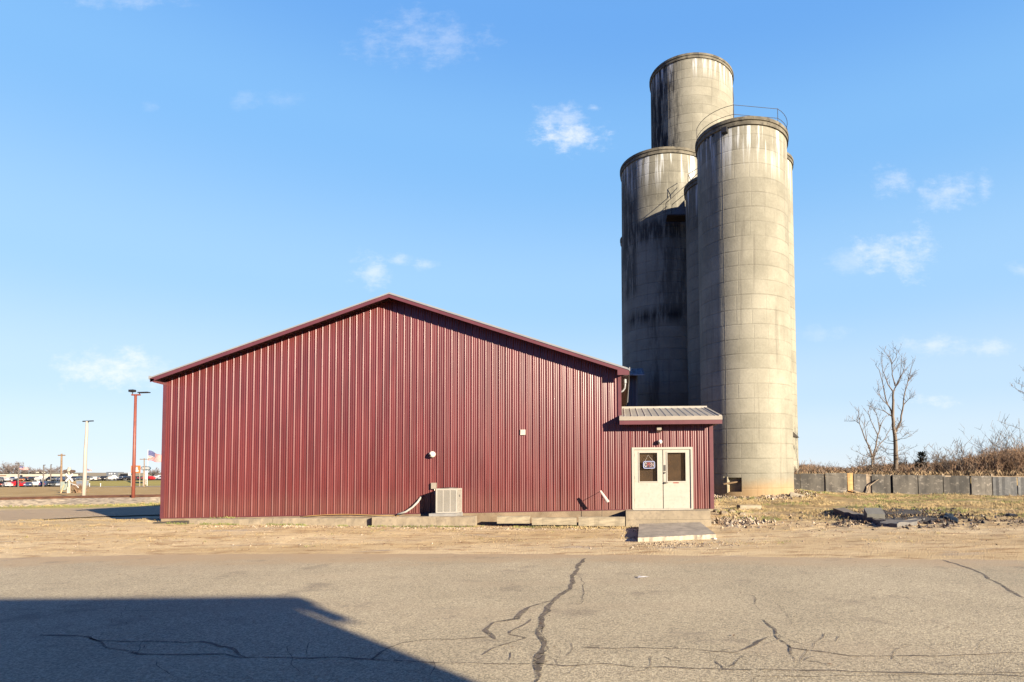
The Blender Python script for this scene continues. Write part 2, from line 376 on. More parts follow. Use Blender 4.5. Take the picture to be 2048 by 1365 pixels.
# far lane and parking lots
ln = MB(); q = [at(150, 976, 158), at(330, 980, 150), at(480, 985, 140), at(480, 982, 148), at(330, 976.5, 162), at(150, 972.5, 168)]
ln.add([(p.x, p.y, gz(p.x, p.y, False)+.06) for p in q], [tuple(range(6))])
tag(ln.build('lane', M('pale_lane', (.42, .37, .33), .9, var=.1)), kind='structure')
for k, (y0, y1, xa, xb) in enumerate(((180.5, 191, -300, -165), (214, 236, -330, -120))):
    pk = MB()
    xx = lin(xa, xb, 15)+[xb]
    yy = [y0, (y0+y1)/2, y1]
    pk.v = [(x, y, gz(x, y, False)+.05) for y in yy for x in xx]; nn = len(xx)
    pk.f = [(j*nn+i, j*nn+i+1, (j+1)*nn+i+1, (j+1)*nn+i) for j in range(2) for i in range(nn-1)]; pk.mi = [0]*len(pk.f)
    tag(pk.build('parking_lot', M('parking_asphalt', (.16, .14, .13), .9)), kind='structure')

# ------------------------------------------------------------------ red building
RED = siding_mat(); TRIM = M('maroon_trim', (.105, .03, .034), .4, var=.1, spec=.5)
WHT = M('white_trim', (.23, .23, .235), .4, var=.05); GALV = M('grey_roof_metal', (.34, .31, .265), .5, metal=0., var=.1, scale=2.5, stretch=(1, 1, 1))
CONC = M('pale_concrete', (.25, .203, .142), .9, var=.16, scale=2.5, bmp=.35, bscale=25., dirt=((.12, .1, .08), .5))
XL, XR, YF, YO, YB = -15.244, .032, 20.0, 19.5, 28.9
TL, RG, TR = at(300, 752, YO), at(778, 583, YO), at(1258, 735, YO)
def roofz(x): return TL.z+(RG.z-TL.z)*(x-TL.x)/(RG.x-TL.x) if x < RG.x else RG.z+(TR.z-RG.z)*(x-RG.x)/(TR.x-RG.x)
def zb(x): return .381+.0097*(x-XL)
RIB = [(0, 0), (.006, -.003), (.012, -.015), (.018, -.019), (.030, -.019), (.036, -.015), (.042, -.003), (.048, 0), (.09, 0), (.0945, -.003), (.099, -.0045), (.105, -.003), (.11, 0), (.155, 0), (.159, -.003), (.164, -.0045), (.170, -.003), (.175, 0)]
def siding(x0, x1, zlo, zhi, y=YF, phase=0., along='x', xc=None, sgn=1):
    mb = MB(); pts = []; k = math.floor((x0-phase)/.2286)-1
    while k*.2286+phase < x1:
        for dx, dy in RIB: pts.append((k*.2286+phase+dx, dy*1.25))
        k += 1
    pts = [(x0, 0)]+[p for p in pts if x0 < p[0] < x1]+[(x1, 0)]
    for x, dy in pts:
        for z in (zlo(x), zhi(x)): mb.v.append((x, y+dy, z) if along == 'x' else (xc-dy*sgn, x, z))
    for i in range(len(pts)-1):
        mb.f.append((2*i, 2*i+2, 2*i+3, 2*i+1) if along == 'x' or sgn < 0 else (2*i, 2*i+2, 2*i+3, 2*i+1)); mb.mi.append(0)
    return mb
BLD = thing('steel_building', 'long maroon ribbed steel building with a low gabled roof', 'building', (-7.6, 24, .3))
soff = lambda x: roofz(x)-.10
# front wall: panels left of the porch reach the roof, split round the ridge so the top follows the rake
w = siding(XL, RG.x, zb, soff, phase=XL-.012)
w2 = siding(RG.x, XR, zb, soff, phase=XL-.012)
w.add(w2.v, w2.f)
wall = w.build('wall', RED, BLD, smooth=True)
side = siding(YF+.02, YB, lambda y: zb(XL), lambda y: soff(XL), along='y', xc=XL, sgn=-1); 
s2 = siding(YF+.02, YB, lambda y: zb(XR), lambda y: soff(XR), along='y', xc=XR, sgn=1); side.add(s2.v, s2.f)
side.add([(XL, YB, .3), (XR, YB, .3), (XR, YB, soff(XR)), (RG.x, YB, soff(RG.x)), (XL, YB, soff(XL))], [(0, 4, 3, 2, 1)])
side.build('side_wall', RED, BLD, smooth=True)
rf = MB()
rf.hexa([(TL.x, YO+.03, TL.z-.07), (RG.x, YO+.03, RG.z-.07), (RG.x, YB+.4, RG.z-.07), (TL.x, YB+.4, TL.z-.07)], [(TL.x, YO+.03, TL.z-.02), (RG.x, YO+.03, RG.z-.02), (RG.x, YB+.4, RG.z-.02), (TL.x, YB+.4, TL.z-.02)])
rf.hexa([(RG.x+.001, YO+.03, RG.z-.07), (TR.x, YO+.03, TR.z-.07), (TR.x, YB+.4, TR.z-.07), (RG.x+.001, YB+.4, RG.z-.07)], [(RG.x+.001, YO+.03, RG.z-.02), (TR.x, YO+.03, TR.z-.02), (TR.x, YB+.4, TR.z-.02), (RG.x+.001, YB+.4, RG.z-.02)])
rf.build('roof', WHT, BLD)
def rake(z0, z1, y0, y1, xa=TL.x, xb=TR.x):
    mb = MB()
    for A, B in ((xa, RG.x), (RG.x, xb)):
        mb.hexa([(A, y0, roofz(A)+z0), (B, y0, roofz(B)+z0), (B, y1, roofz(B)+z0), (A, y1, roofz(A)+z0)], [(A, y0, roofz(A)+z1), (B, y0, roofz(B)+z1), (B, y1, roofz(B)+z1), (A, y1, roofz(A)+z1)])
    return mb
fa = rake(-.205, -.0885, YO, YO+.025)
# eave returns at both tips
fa.hexa([(TL.x, YO, TL.z-.16), (XL+.02, YO, TL.z-.22), (XL+.02, YF-.03, TL.z-.24), (TL.x, YF-.03, TL.z-.18)], [(TL.x, YO, TL.z-.10), (XL+.02, YO, TL.z-.10), (XL+.02, YF-.03, TL.z-.10), (TL.x, YF-.03, TL.z-.10)])
fa.hexa([(-.06, YO-.003, TR.z-.25), (TR.x, YO-.003, TR.z-.25), (TR.x, YO+.03, TR.z-.25), (-.06, YO+.03, TR.z-.25)], [(-.06, YO-.003, TR.z-.05), (TR.x, YO-.003, TR.z-.11), (TR.x, YO+.03, TR.z-.11), (-.06, YO+.03, TR.z-.05)])
fa.build('rake_fascia', TRIM, BLD)
rt = rake(-.088, -.045, YO-.02, YO+.028)
for x, xe, zz in ((TL.x-.035, TL.x-.003, TL.z), (TR.x+.003, TR.x+.035, TR.z)): rt.hexa([(x, YO-.018, zz-.12), (xe, YO-.018, zz-.12), (xe, YB+.4, zz-.12), (x, YB+.4, zz-.12)], [(x, YO-.018, zz+.0), (xe, YO-.018, zz+.0), (xe, YB+.4, zz+.0), (x, YB+.4, zz+.0)])
rt.build('roof_edge_trim', WHT, BLD)
so = rake(-.105, -.09, YO+.03, YF-.03, TL.x+.02, TR.x-.02)
so.hexa([(XR+.03, YF, TR.z-.2), (TR.x-.035, YF, TR.z-.2), (TR.x-.035, YB+.3, TR.z-.2), (XR+.03, YB+.3, TR.z-.2)], [(XR+.03, YF, TR.z-.18), (TR.x-.035, YF, TR.z-.18), (TR.x-.035, YB+.3, TR.z-.18), (XR+.03, YB+.3, TR.z-.18)])
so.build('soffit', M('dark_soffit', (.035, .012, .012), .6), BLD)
sr = MB(); x = XL
while x < XR:
    if abs(x-RG.x) > .1:
        z = roofz(x)-.105; sr.hexa([(x, YO+.03, z-.03), (x+.03, YO+.03, z-.03), (x+.03, YF-.03, z-.03), (x, YF-.03, z-.03)], [(x, YO+.03, z-.002), (x+.03, YO+.03, z-.002), (x+.03, YF-.03, z-.002), (x, YF-.03, z-.002)])
    x += .2286
o = sr.build('soffit_rib', TRIM, BLD); o['kind'] = 'stuff'
ct = MB()
ct.box(XL-.03, XL+.075, YF-.033, YF+.08, zb(XL)-.01, soff(XL)-.02)
ct.build('corner_trim', TRIM, BLD); ct = MB()
ct.box(XR-.085, XR+.03, YF-.033, YF+.08, 3.60, soff(XR)-.02)
ct.build('corner_trim', TRIM, BLD)
fd = MB(); fd.hexa([(XL+.02, YF-.05, .0), (.33, YF-.05, -.1), (.33, YF+.2, -.1), (XL+.02, YF+.2, .0)], [(XL+.02, YF-.05, zb(XL)-.015), (.33, YF-.05, zb(.33)-.015), (.33, YF+.2, zb(.33)-.015), (XL+.02, YF+.2, zb(XL)-.015)])
fd.build('foundation', M('dusty_foundation', (.21, .155, .10), .95, var=.25, scale=1.6, bmp=.4, dirt=((.14, .09, .05), .6)), BLD)
bt = MB(); bt.hexa([(XL, YF-.035, zb(XL)-.012), (.33, YF-.035, zb(.33)-.012), (.33, YF-.004, zb(.33)-.012), (XL, YF-.004, zb(XL)-.012)], [(XL, YF-.035, zb(XL)+.018), (.33, YF-.035, zb(.33)+.018), (.33, YF-.004, zb(.33)+.018), (XL, YF-.004, zb(XL)+.018)])
bt.build('base_trim', TRIM, BLD)

# ------------------------------------------------------------------ entrance porch
PXR = 3.08; PZ = .545; PYB = 23.1
PE = at(1444, 838, YO).x; pe0 = at(1340, 833, YO).z; pe1 = pe0+.19*(22.9-YO)
prz = lambda y: pe0+(pe1-pe0)*(y-YO)/(22.9-YO)
POR = thing('entrance_porch', 'small maroon entrance annex with a low grey metal roof at the building corner', 'porch', (1.6, 20.5, .3))
DX0, DX1, DZ1 = at(1264, 950, YF).x, at(1386, 950, YF).x, at(1325, 895, YF).z
pw = siding(.33, DX0, lambda x: PZ, lambda x: prz(YF)-.12, phase=XL-.012)
for q in (siding(DX0, DX1, lambda x: DZ1, lambda x: prz(YF)-.12, phase=XL-.012), siding(DX1, PXR, lambda x: PZ, lambda x: prz(YF)-.12, phase=XL-.012)): pw.add(q.v, q.f)
q = siding(XR+.001, .33, lambda x: zb(x), lambda x: prz(YF)-.12, phase=XL-.012); pw.add(q.v, q.f)
pw.build('wall', RED, POR, smooth=True)
ps = siding(YF+.02, PYB, lambda y: PZ, lambda y: prz(y)-.1, along='y', xc=PXR, sgn=1); ps.build('side_wall', RED, POR, smooth=True)
pc = MB(); pc.box(PXR-.10, PXR+.03, YF-.034, YF+.1, PZ-.01, prz(YF)-.15); pc.build('corner_trim', TRIM, POR)
pr = MB()
pr.hexa([(-.01, YO, pe0-.05), (PE, YO, pe0-.05), (PE, YF-.04, prz(YF-.04)-.05), (-.01, YF-.04, prz(YF-.04)-.05)], [(-.01, YO, pe0), (PE, YO, pe0), (PE, YF-.04, prz(YF-.04)), (-.01, YF-.04, prz(YF-.04))])
pr.hexa([(XR+.04, YF-.04, prz(YF-.04)-.05), (PE, YF-.04, prz(YF-.04)-.05), (PE, 22.9, pe1-.05), (XR+.04, 22.9, pe1-.05)], [(XR+.04, YF-.04, prz(YF-.04)), (PE, YF-.04, prz(YF-.04)), (PE, 22.9, pe1), (XR+.04, 22.9, pe1)])
proof = pr.build('roof', GALV, POR)
rr = MB(); x = .16
while x < PE-.12:
    for (dx, hh) in ((0, .015),):
        rr.hexa([(x-.03, YO+.01, pe0-.002), (x+.03, YO+.01, pe0-.002), (x+.03, 22.85, prz(22.85)-.002), (x-.03, 22.85, prz(22.85)-.002)], [(x-.012, YO+.01, pe0+hh), (x+.012, YO+.01, pe0+hh), (x+.012, 22.85, prz(22.85)+hh), (x-.012, 22.85, prz(22.85)+hh)])
    x += .2286
rr.hexa([(PE-.09, YO+.012, pe0-.002), (PE-.004, YO+.012, pe0-.002), (PE-.004, 22.85, prz(22.85)-.002), (PE-.09, 22.85, prz(22.85)-.002)], [(PE-.09, YO+.012, pe0+.03), (PE-.004, YO+.012, pe0+.03), (PE-.004, 22.85, prz(22.85)+.03), (PE-.09, 22.85, prz(22.85)+.03)])
rr.box(XR+.05, PE, 22.8, 22.95, pe1-.03, pe1+.06)
rr.build('roof_rib', GALV, proof)
TAN = M('tan_trim', (.27, .235, .19), .45, var=.06)
pt = MB(); pt.box(-.012, PE+.01, YO-.03, YO-.002, pe0-.125, pe0+.004); pt.build('gutter', TAN, POR)
pf = MB(); pf.box(-.008, PE+.006, YO-.015, YO+.02, pe0-.26, pe0-.127); pf.box(PE-.02, PE+.004, YO+.021, 22.8, pe0-.2, pe0-.06); pf.build('fascia', TRIM, POR)
pso = MB(); pso.box(.0, PE-.03, YO+.022, YF-.035, pe0-.2, pe0-.18); pso.box(PXR+.04, PE-.022, YF-.034, 22.8, pe0-.2, pe0-.18); pso.build('soffit', _mc['dark_soffit'], POR)
pbk = MB(); pbk.box(.35, PXR-.05, YF+.3, PYB, -.1, PZ-.01); pbk.build('foundation', CONC, POR)
# doors
CRM = M('cream_door_paint', (.37, .345, .29), .5, var=.05, scale=4., dirt=((.2, .16, .12), .25))
FRM = M('cream_frame_paint', (.36, .335, .285), .45, var=.04)
DF = thing('double_door', 'cream double door with two tall windows under a cream frame', 'door', ((DX0+DX1)/2, YF, PZ))
f = MB(); f.box(DX0, DX0+.075, YF-.035, YF+.1, PZ, DZ1); f.box(DX1-.075, DX1, YF-.035, YF+.1, PZ, DZ1); f.box(DX0+.075, DX1-.075, YF-.035, YF+.1, DZ1-.075, DZ1)
f.box(DX0+.02, DX1-.02, YF-.05, YF+.1, PZ-.03, PZ+.01)
f.build('door_frame', FRM, DF)
dxm = at(1326, 950, YF).x; GLASS = M('brown_tinted_glass', (.035, .022, .012), .04, var=.25, scale=2., spec=.6)
BRD = M('brown_backing_board', (.09, .05, .022), .8, var=.35, scale=2.2)
leaf_win = []
for k, (a, b, wx0, wx1) in enumerate(((DX0+.08, dxm-.012, at(1279, 0, YF).x, at(1314, 0, YF).x), (dxm+.012, DX1-.08, at(1335, 0, YF).x, at(1371.5, 0, YF).x))):
    wz1, wz0 = at(1320, 906, YF).z, at(1320, 963, YF).z
    wx0 = at(1279 if k == 0 else 1335, 934, YF).x; wx1 = at(1314.5 if k == 0 else 1371, 934, YF).x
    l = MB(); y0, y1 = YF+.0, YF+.045; z0, z1 = PZ+.014, DZ1-.08
    l.box(a, wx0, y0, y1, z0, z1); l.box(wx1, b, y0, y1, z0, z1); l.box(wx0, wx1, y0, y1, z0, wz0); l.box(wx0, wx1, y0, y1, wz1, z1)
    lo = l.build('door_leaf', CRM, DF)
    q = MB(); t = .035
    q.box(wx0-t, wx0, y0-.014, y0-.001, wz0-t, wz1+t); q.box(wx1, wx1+t, y0-.014, y0-.001, wz0-t, wz1+t); q.box(wx0, wx1, y0-.014, y0-.001, wz0-t, wz0); q.box(wx0, wx1, y0-.014, y0-.001, wz1, wz1+t)
    q.build('window_frame', FRM, lo)
    q = MB(); q.box(wx0+.002, wx1-.002, y0+.016, y0+.022, wz0+.002, wz1-.002); 
    gm, gn, gb = base_mat('door_glass_'+('left', 'right')[k], .03, 0, .5); gb.inputs['Alpha'].default_value = .22; gb.inputs['Base Color'].default_value = (.03, .02, .012, 1)
    q.build('pane', gm, lo)
    leaf_win.append((wx0, wx1, wz0, wz1))
bk = MB(); bk.box(DX0+.04, DX1-.04, YF+.12, YF+.14, PZ+.02, DZ1-.02); bk.build('backing_board', BRD, DF)
STL = M('dull_steel', (.22, .2, .17), .35, metal=.8, var=.1)
h = MB(); hx = at(1329.7, 948, YF).x
h.box(hx-.028, hx+.028, YF-.012, YF-.001, at(0, 954, YF).z, at(0, 942, YF).z)
h.tube([(hx, YF-.012, at(0, 957.5, YF).z), (hx, YF-.035, at(0, 957.5, YF).z)], .028, 10)
zz = at(1330, 966, YF).z
h.tube([(hx, YF-.0, zz), (hx, YF-.045, zz)], .034, 10); h.tube([(hx-.03, YF-.05, zz), (hx+.09, YF-.05, zz-.006)], .012, 8)
h.build('handle', STL, DF)
st = MB(); p = at(1352, 966, YF); st.box(p.x-.09, p.x+.09, YF-.004, YF-.001, p.z-.018, p.z+.018); st.build('sticker', M('faded_red_print', (.26, .05, .03), .6, var=.5, scale=14), DF)
hg = MB()
for z in (PZ+.25, PZ+1.0, PZ+1.75): hg.tube([(DX0+.08, YF-.012, z), (DX0+.08, YF-.012, z+.1)], .01, 6); hg.tube([(DX1-.08, YF-.012, z), (DX1-.08, YF-.012, z+.1)], .01, 6)
hg.build('hinge', STL, DF)
# OPEN sign hung in the left window
OS = thing('open_sign', 'small white and blue OPEN sign hanging in the left door window', 'sign', at(1297, 930, YF-.02))
sx0, sx1, sz0, sz1 = at(1286.5, 930, YF).x, at(1309.5, 930, YF).x, at(1297, 937.5, YF).z, at(1297, 923, YF).z
q = MB(); ys_ = YF-.012
q.box(sx0, sx1, ys_, ys_+.014, sz0, sz1); q.build('board', M('dark_sign_board', (.05, .05, .07), .5), OS)
q = MB(); ring = []
for k in range(28):
    t = 2*pi*k/28; cx, cz = math.cos(t), math.sin(t); e = .35
    ring.append(((sx0+sx1)/2+(sx1-sx0)/2*.98*math.copysign(abs(cx)**e, cx), ys_-.008, (sz0+sz1)/2+(sz1-sz0)/2*.96*math.copysign(abs(cz)**e, cz)))
q.tube(ring+[ring[0]], .011, 6, False); q.build('border_tube', M('blue_white_tube', (.38, .42, .62), .3, var=.05), OS)
cu = bpy.data.curves.new('open_letters', 'FONT'); cu.body = 'OPEN'; cu.size = .2; cu.extrude = .004; cu.offset = .001; cu.align_x = 'CENTER'; cu.align_y = 'CENTER'
tmp = bpy.data.objects.new('tmp_text', cu); C.objects.link(tmp); bpy.context.view_layer.update()
me = bpy.data.meshes.new_from_object(tmp.evaluated_get(bpy.context.evaluated_depsgraph_get())); bpy.data.objects.remove(tmp)
lw = max(v.co.x for v in me.vertices)-min(v.co.x for v in me.vertices); lh = max(v.co.y for v in me.vertices)-min(v.co.y for v in me.vertices)
for v in me.vertices:
    x, y, z = v.co; v.co = ((sx0+sx1)/2-OS.location.x+x*(sx1-sx0)*.82/lw, ys_-.012+z-OS.location.y, (sz0+sz1)/2-OS.location.z+y*(sz1-sz0)*.58/lh)
lm, ln_, lb = base_mat('red_white_letters', .35); gx = ln_.sep(ln_.obj())[0]
ln_.put(lb.inputs['Base Color'], ln_.mix(ln_.mr(gx, -.07, -.05), (.34, .32, .3), ln_.mix(ln_.mr(gx, .05, .07), (.22, .06, .05), (.28, .22, .2))))
me.materials.clear(); me.materials.append(lm); lt = bpy.data.objects.new('lettering', me); C.objects.link(lt); lt.parent = OS
q = MB(); ap = at(1296, 910.5, YF-.01); wq = .005
q.tube([(sx0+.06, ys_, sz1), ap, (sx1-.05, ys_, sz1)], wq, 5); q.build('hanging_cord', M('pale_cord', (.4, .37, .33), .7), OS)
q = MB(); p = at(1296, 941, YF); q.box(p.x-.016, p.x+.016, ys_, ys_+.008, at(0, 944.5, YF).z, sz0-.004); q.build('hang_tag', M('white_tag', (.5, .48, .44), .6), OS)
# porch lights
WP = thing('flood_light', 'beige box flood light under the porch eave above the door', 'light', at(1317.5, 860, YF))
q = MB(); p = at(1317.5, 860, YF)
q.hexa([(p.x-.075, YF-.26, p.z-.02), (p.x+.075, YF-.26, p.z-.02), (p.x+.075, YF-.03, p.z-.085), (p.x-.075, YF-.03, p.z-.085)], [(p.x-.075, YF-.26, p.z+.07), (p.x+.075, YF-.26, p.z+.07), (p.x+.075, YF-.03, p.z+.085), (p.x-.075, YF-.03, p.z+.085)])
q.build('housing', TAN, WP); q = MB(); q.box(p.x-.04, p.x+.04, YF-.04, YF+.005, p.z-.05, p.z+.05); q.build('bracket', STL, WP)
q = MB(); q.hexa([(p.x-.06, YF-.25, p.z-.03), (p.x+.06, YF-.25, p.z-.03), (p.x+.06, YF-.06, p.z-.087), (p.x-.06, YF-.06, p.z-.087)], [(p.x-.06, YF-.25, p.z-.022), (p.x+.06, YF-.25, p.z-.022), (p.x+.06, YF-.06, p.z-.079), (p.x-.06, YF-.06, p.z-.079)]); q.build('lens', M('lamp_lens', (.3, .29, .25), .2), WP)
def dome_camera(px, py, r, label):
    p = at(px, py, YF); T = thing('dome_camera', label, 'security camera', (p.x, YF, p.z), 'white dome cameras on the red wall')
    q = MB(); q.v = []
    k = 12; prof = [(r*.75, 0), (r*.8, -.05), (r, -.07), (r*1.02, -.12)]+[(r*math.cos(t), -.12-r*.95*math.sin(t)) for t in (0.2, .5, .8, 1.1, 1.35)]+[(.002, -.12-r*.95)]
    for rr_, dy in prof:
        for j in range(20): q.v.append((p.x+rr_*math.cos(2*pi*j/20), YF+dy, p.z+rr_*math.sin(2*pi*j/20)))
    for i in range(len(prof)-1):
        for j in range(20): q.f.append((i*20+j, i*20+(j+1) % 20, (i+1)*20+(j+1) % 20, (i+1)*20+j)); q.mi.append(0)
    q.build('housing', M('white_plastic', (.52, .5, .46), .35, var=.03), T, smooth=True)
    q = MB(); ax = Vector((-.45, -.8, -.3)).normalized(); c = Vector((p.x, YF-.12, p.z)); q.tube([c+ax*r*.7, c+ax*r*1.02], r*.33, 10); q.build('lens', M('black_lens', (.01, .01, .012), .1), T)
dome_camera(866.5, 909.5, .105, 'white dome camera on the red wall above the air conditioner')
dome_camera(1319.5, 884.5, .075, 'white dome camera above the cream double door')
vp = MB(); a_, b_ = at(1041, 870.5, YF), at(1051, 860, YF); vp.box(a_.x, b_.x, YF-.055, YF-.004, a_.z, b_.z)
for k in range(4): zz = a_.z+.03+k*.035; vp.box(a_.x+.015, b_.x-.015, YF-.065, YF-.0552, zz, zz+.018)
tag(vp.build('wall_vent', M('white_vent', (.5, .44, .38), .5), origin=(a_.x, YF, a_.z)), 'small square white vent plate high on the red wall', 'vent')
# gooseneck conduit on the building corner
GN = thing('conduit_weatherhead', 'white gooseneck conduit with a capped end beside the right eave', 'conduit', at(1243, 786, 20.4))
q = MB(); pts = [at(1241, 785, 20.25), at(1246, 782, 20.3), at(1249.5, 777, 20.3), at(1250.3, 770, 20.3), at(1250.3, 766, 20.3)]; q.tube(pts, .032, 8); q.build('pipe', WHT, GN, smooth=True)
q = MB(); q.tube([at(1250.3, 767, 20.3), at(1250, 759, 20.3)], [.055, .05], 10); q.build('cap', WHT, GN)

# steps and broken ramp slab
STX0, STX1 = at(1252, 1040, 19.4).x, at(1421, 1040, 19.4).x
SP = thing('entrance_step', 'pale concrete double step below the cream door', 'step', ((STX0+STX1)/2, 19.5, 0))
q = MB(); zt = at(1340, 1022, 19.42).z; zm = at(1340, 1040, 19.4).z
q.box(STX0, STX1, 19.42, 20.28, zm+.005, zt); q.box(STX0, PXR-.02, 19.955, 20.29, zt-.05, PZ-.012); q.build('upper_course', CONC, SP)
q = MB(); q.box(STX0-.0, STX1+.03, 19.395, 20.28, -.35, zm); q.build('lower_course', CONC, SP)
q = MB()
fl, fr, brp, blp = gp(1276, 1076, .10), gp(1432, 1069, .10), at(1400, 1044.5, 19.2), at(1278, 1048, 18.9)
n1, n2 = 64, 12; rngr = random.Random(3)
top = []
for j in range(n2+1):
    for i in range(n1+1):
        s_, t_ = i/n1, j/n2
        p = (fl.lerp(fr, s_)).lerp(blp.lerp(brp, s_), t_)
        if j == 0: p.y += .09*noise.noise((p.x*3, 0, 1.))+.03*noise.noise((p.x*9, 0, 4.))
        p.z += .006*noise.noise((p.x*3, p.y*3, 0))
        top.append(p)
W_ = n1+1
q.v = [tuple(p) for p in top]; q.f = [(j*W_+i, j*W_+i+1, (j+1)*W_+i+1, (j+1)*W_+i) for j in range(n2) for i in range(n1)]; q.mi = [0]*len(q.f)
per = [i for i in range(W_)]+[j*W_+n1 for j in range(1, n2+1)]+[n2*W_+i for i in range(n1-1, -1, -1)]+[j*W_ for j in range(n2-1, 0, -1)]
k0 = len(q.v)
for i in per:
    p = top[i]; q.v.append((p.x, p.y+.03*noise.noise((p.x*7, 2., 1.))+.02, -.2))
for a_, b_ in zip(range(len(per)), list(range(1, len(per)))+[0]): q.f.append((per[a_], k0+a_, k0+b_, per[b_])); q.mi.append(0)
tag(q.build('concrete_ramp', M('grey_slab', (.36, .31, .24), .9, var=.2, scale=2.4, bmp=.4, bscale=18., dirt=((.13, .11, .09), .5)), origin=(1., 16.5, 0)), 'tilted grey concrete slab used as a ramp before the step', 'ramp')

# ------------------------------------------------------------------ along the wall
AC = thing('air_conditioner', 'beige louvred outdoor air conditioner standing against the red wall', 'air conditioner', (-5.6, 19.55, .52))
ax0, ax1, ay0, ay1 = at(871.5, 1000, 19.3).x, at(914, 1000, 19.3).x, 19.3, 19.9
az0, az1 = at(895, 1026.5, 19.3).z, at(895, 977.5, 19.3).z
ACM = M('beige_ac_paint', (.34, .315, .275), .5, var=.06)
q = MB(); q.box(ax0+.03, ax1-.03, ay0+.03, ay1-.03, az0+.03, az1-.03); q.build('coil', M('dark_coil', (.05, .045, .04), .6), AC)
q = MB()
q.box(ax0, ax1, ay0, ay1, az1-.055, az1); q.box(ax0, ax1, ay0, ay1, az0, az0+.05)
for (x, y) in ((ax0, ay0), (ax1-.045, ay0), (ax0, ay1-.045), (ax1-.045, ay1-.045)): q.box(x, x+.045, y, y+.045, az0+.05, az1-.055)
for fr_ in (.34, .67): xx_ = ax0+(ax1-ax0)*fr_; q.box(xx_-.014, xx_+.014, ay0+.004, ay0+.03, az0+.05, az1-.055); q.box(ax1-.03, ax1-.004, ay0+(ay1-ay0)*fr_-.014, ay0+(ay1-ay0)*fr_+.014, az0+.05, az1-.055)
cab = q.build('cabinet', ACM, AC)
q = MB(); z = az0+.065
while z < az1-.07:
    q.hexa([(ax0+.045, ay0+.005, z), (ax1-.045, ay0+.005, z), (ax1-.045, ay0+.028, z+.012), (ax0+.045, ay0+.028, z+.012)], [(ax0+.045, ay0+.005, z+.009), (ax1-.045, ay0+.005, z+.009), (ax1-.045, ay0+.028, z+.021), (ax0+.045, ay0+.028, z+.021)])
    q.box(ax1-.028, ax1-.006, ay0+.045, ay1-.045, z, z+.014); q.box(ax0+.006, ax0+.028, ay0+.045, ay1-.045, z, z+.012)
    z += .028
q.build('louver', ACM, AC)
q = MB(); q.lathe([(.27, az1+.002), (.27, az1+.02), (.25, az1+.02), (.06, az1+.03), (.001, az1+.03)], 24, ((ax0+ax1)/2, (ay0+ay1)/2)); q.build('fan_guard', M('dark_fan_guard', (.06, .055, .05), .5), AC)
q = MB(); q.box(ax1-.004, ax1+.001, ay0+.27, ay0+.36, az1-.28, az1-.21); q.build('name_plate', M('dark_plate', (.1, .1, .1), .4), AC)
q = MB(); q.hexa([(ax0-.16, 19.12, .0), (ax1+.02, 19.12, .0), (ax1+.02, 19.93, .0), (ax0-.16, 19.93, .0)], [(ax0-.16, 19.12, az0-.004), (ax1+.02, 19.12, az0-.004), (ax1+.02, 19.93, az0-.004), (ax0-.16, 19.93, az0-.004)])
tag(q.build('equipment_pad', M('grey_pad', (.22, .21, .2), .85, bmp=.3), origin=(-5.6, 19.5, .2)), 'low grey pad under the beige air conditioner', 'pad')
a_, b_ = at(864, 978, YF), at(873.5, 966, YF)
EB = thing('disconnect_box', 'small grey electrical box above the air conditioner', 'electrical box', (a_.x, YF, a_.z))
q = MB(); q.box(a_.x, b_.x, YF-.11, YF-.003, a_.z, b_.z); q.build('enclosure', TAN, EB)
q = MB(); q.tube([(b_.x-.05, YF-.06, a_.z), (b_.x-.045, YF-.07, az1-.12), (b_.x-.03, YF-.1, az1-.2)], .014, 6); q.build('conduit', STL, EB)
q = MB(); pts = [at(795, 1029, 19.75), at(812, 1024, 19.78), at(825, 1015, 19.82), at(835, 1005, 19.88), at(842, 994.5, 19.96)]
tag(q.tube(pts, .035, 8).build('flexible_conduit', M('grey_conduit', (.33, .31, .28), .55), smooth=True, origin=pts[0]), 'bent grey conduit rising into the red wall left of the air conditioner', 'conduit')
q = MB(); pts = [at(600+i*16.5, 1034-3.2*math.sin(i*.35)-i*.35, 19.85) for i in range(13)]
for p in pts: p.z = max(p.z, gz(p.x, p.y)+.06)
tag(q.tube(pts, .011, 6).build('extension_cord', M('yellow_cord', (.35, .22, .07), .6), smooth=True, origin=pts[0]), 'thin yellow cord lying along the foot of the red wall', 'cord')
# white pipe on stake
PP = thing('vent_pipe', 'slanted white plastic pipe held off the red wall near the step', 'pipe', gp(1208, 1045, .0))
A_, B_ = at(1200.5, 982, 19.28), at(1216, 1005, 19.28)
q = MB(); q.tube([A_, B_], [.035, .06], 10); q.build('pipe', M('white_pipe', (.46, .35, .31), .5), PP)
q = MB(); q.tube([A_.lerp(B_, .3), (A_.x+.03, 19.3, -.05)], .008, 5); q.tube([A_.lerp(B_, .35), (A_.x+.05, YF, A_.z)], .008, 5); q.build('stake', M('dark_wire', (.03, .025, .02), .6), PP)
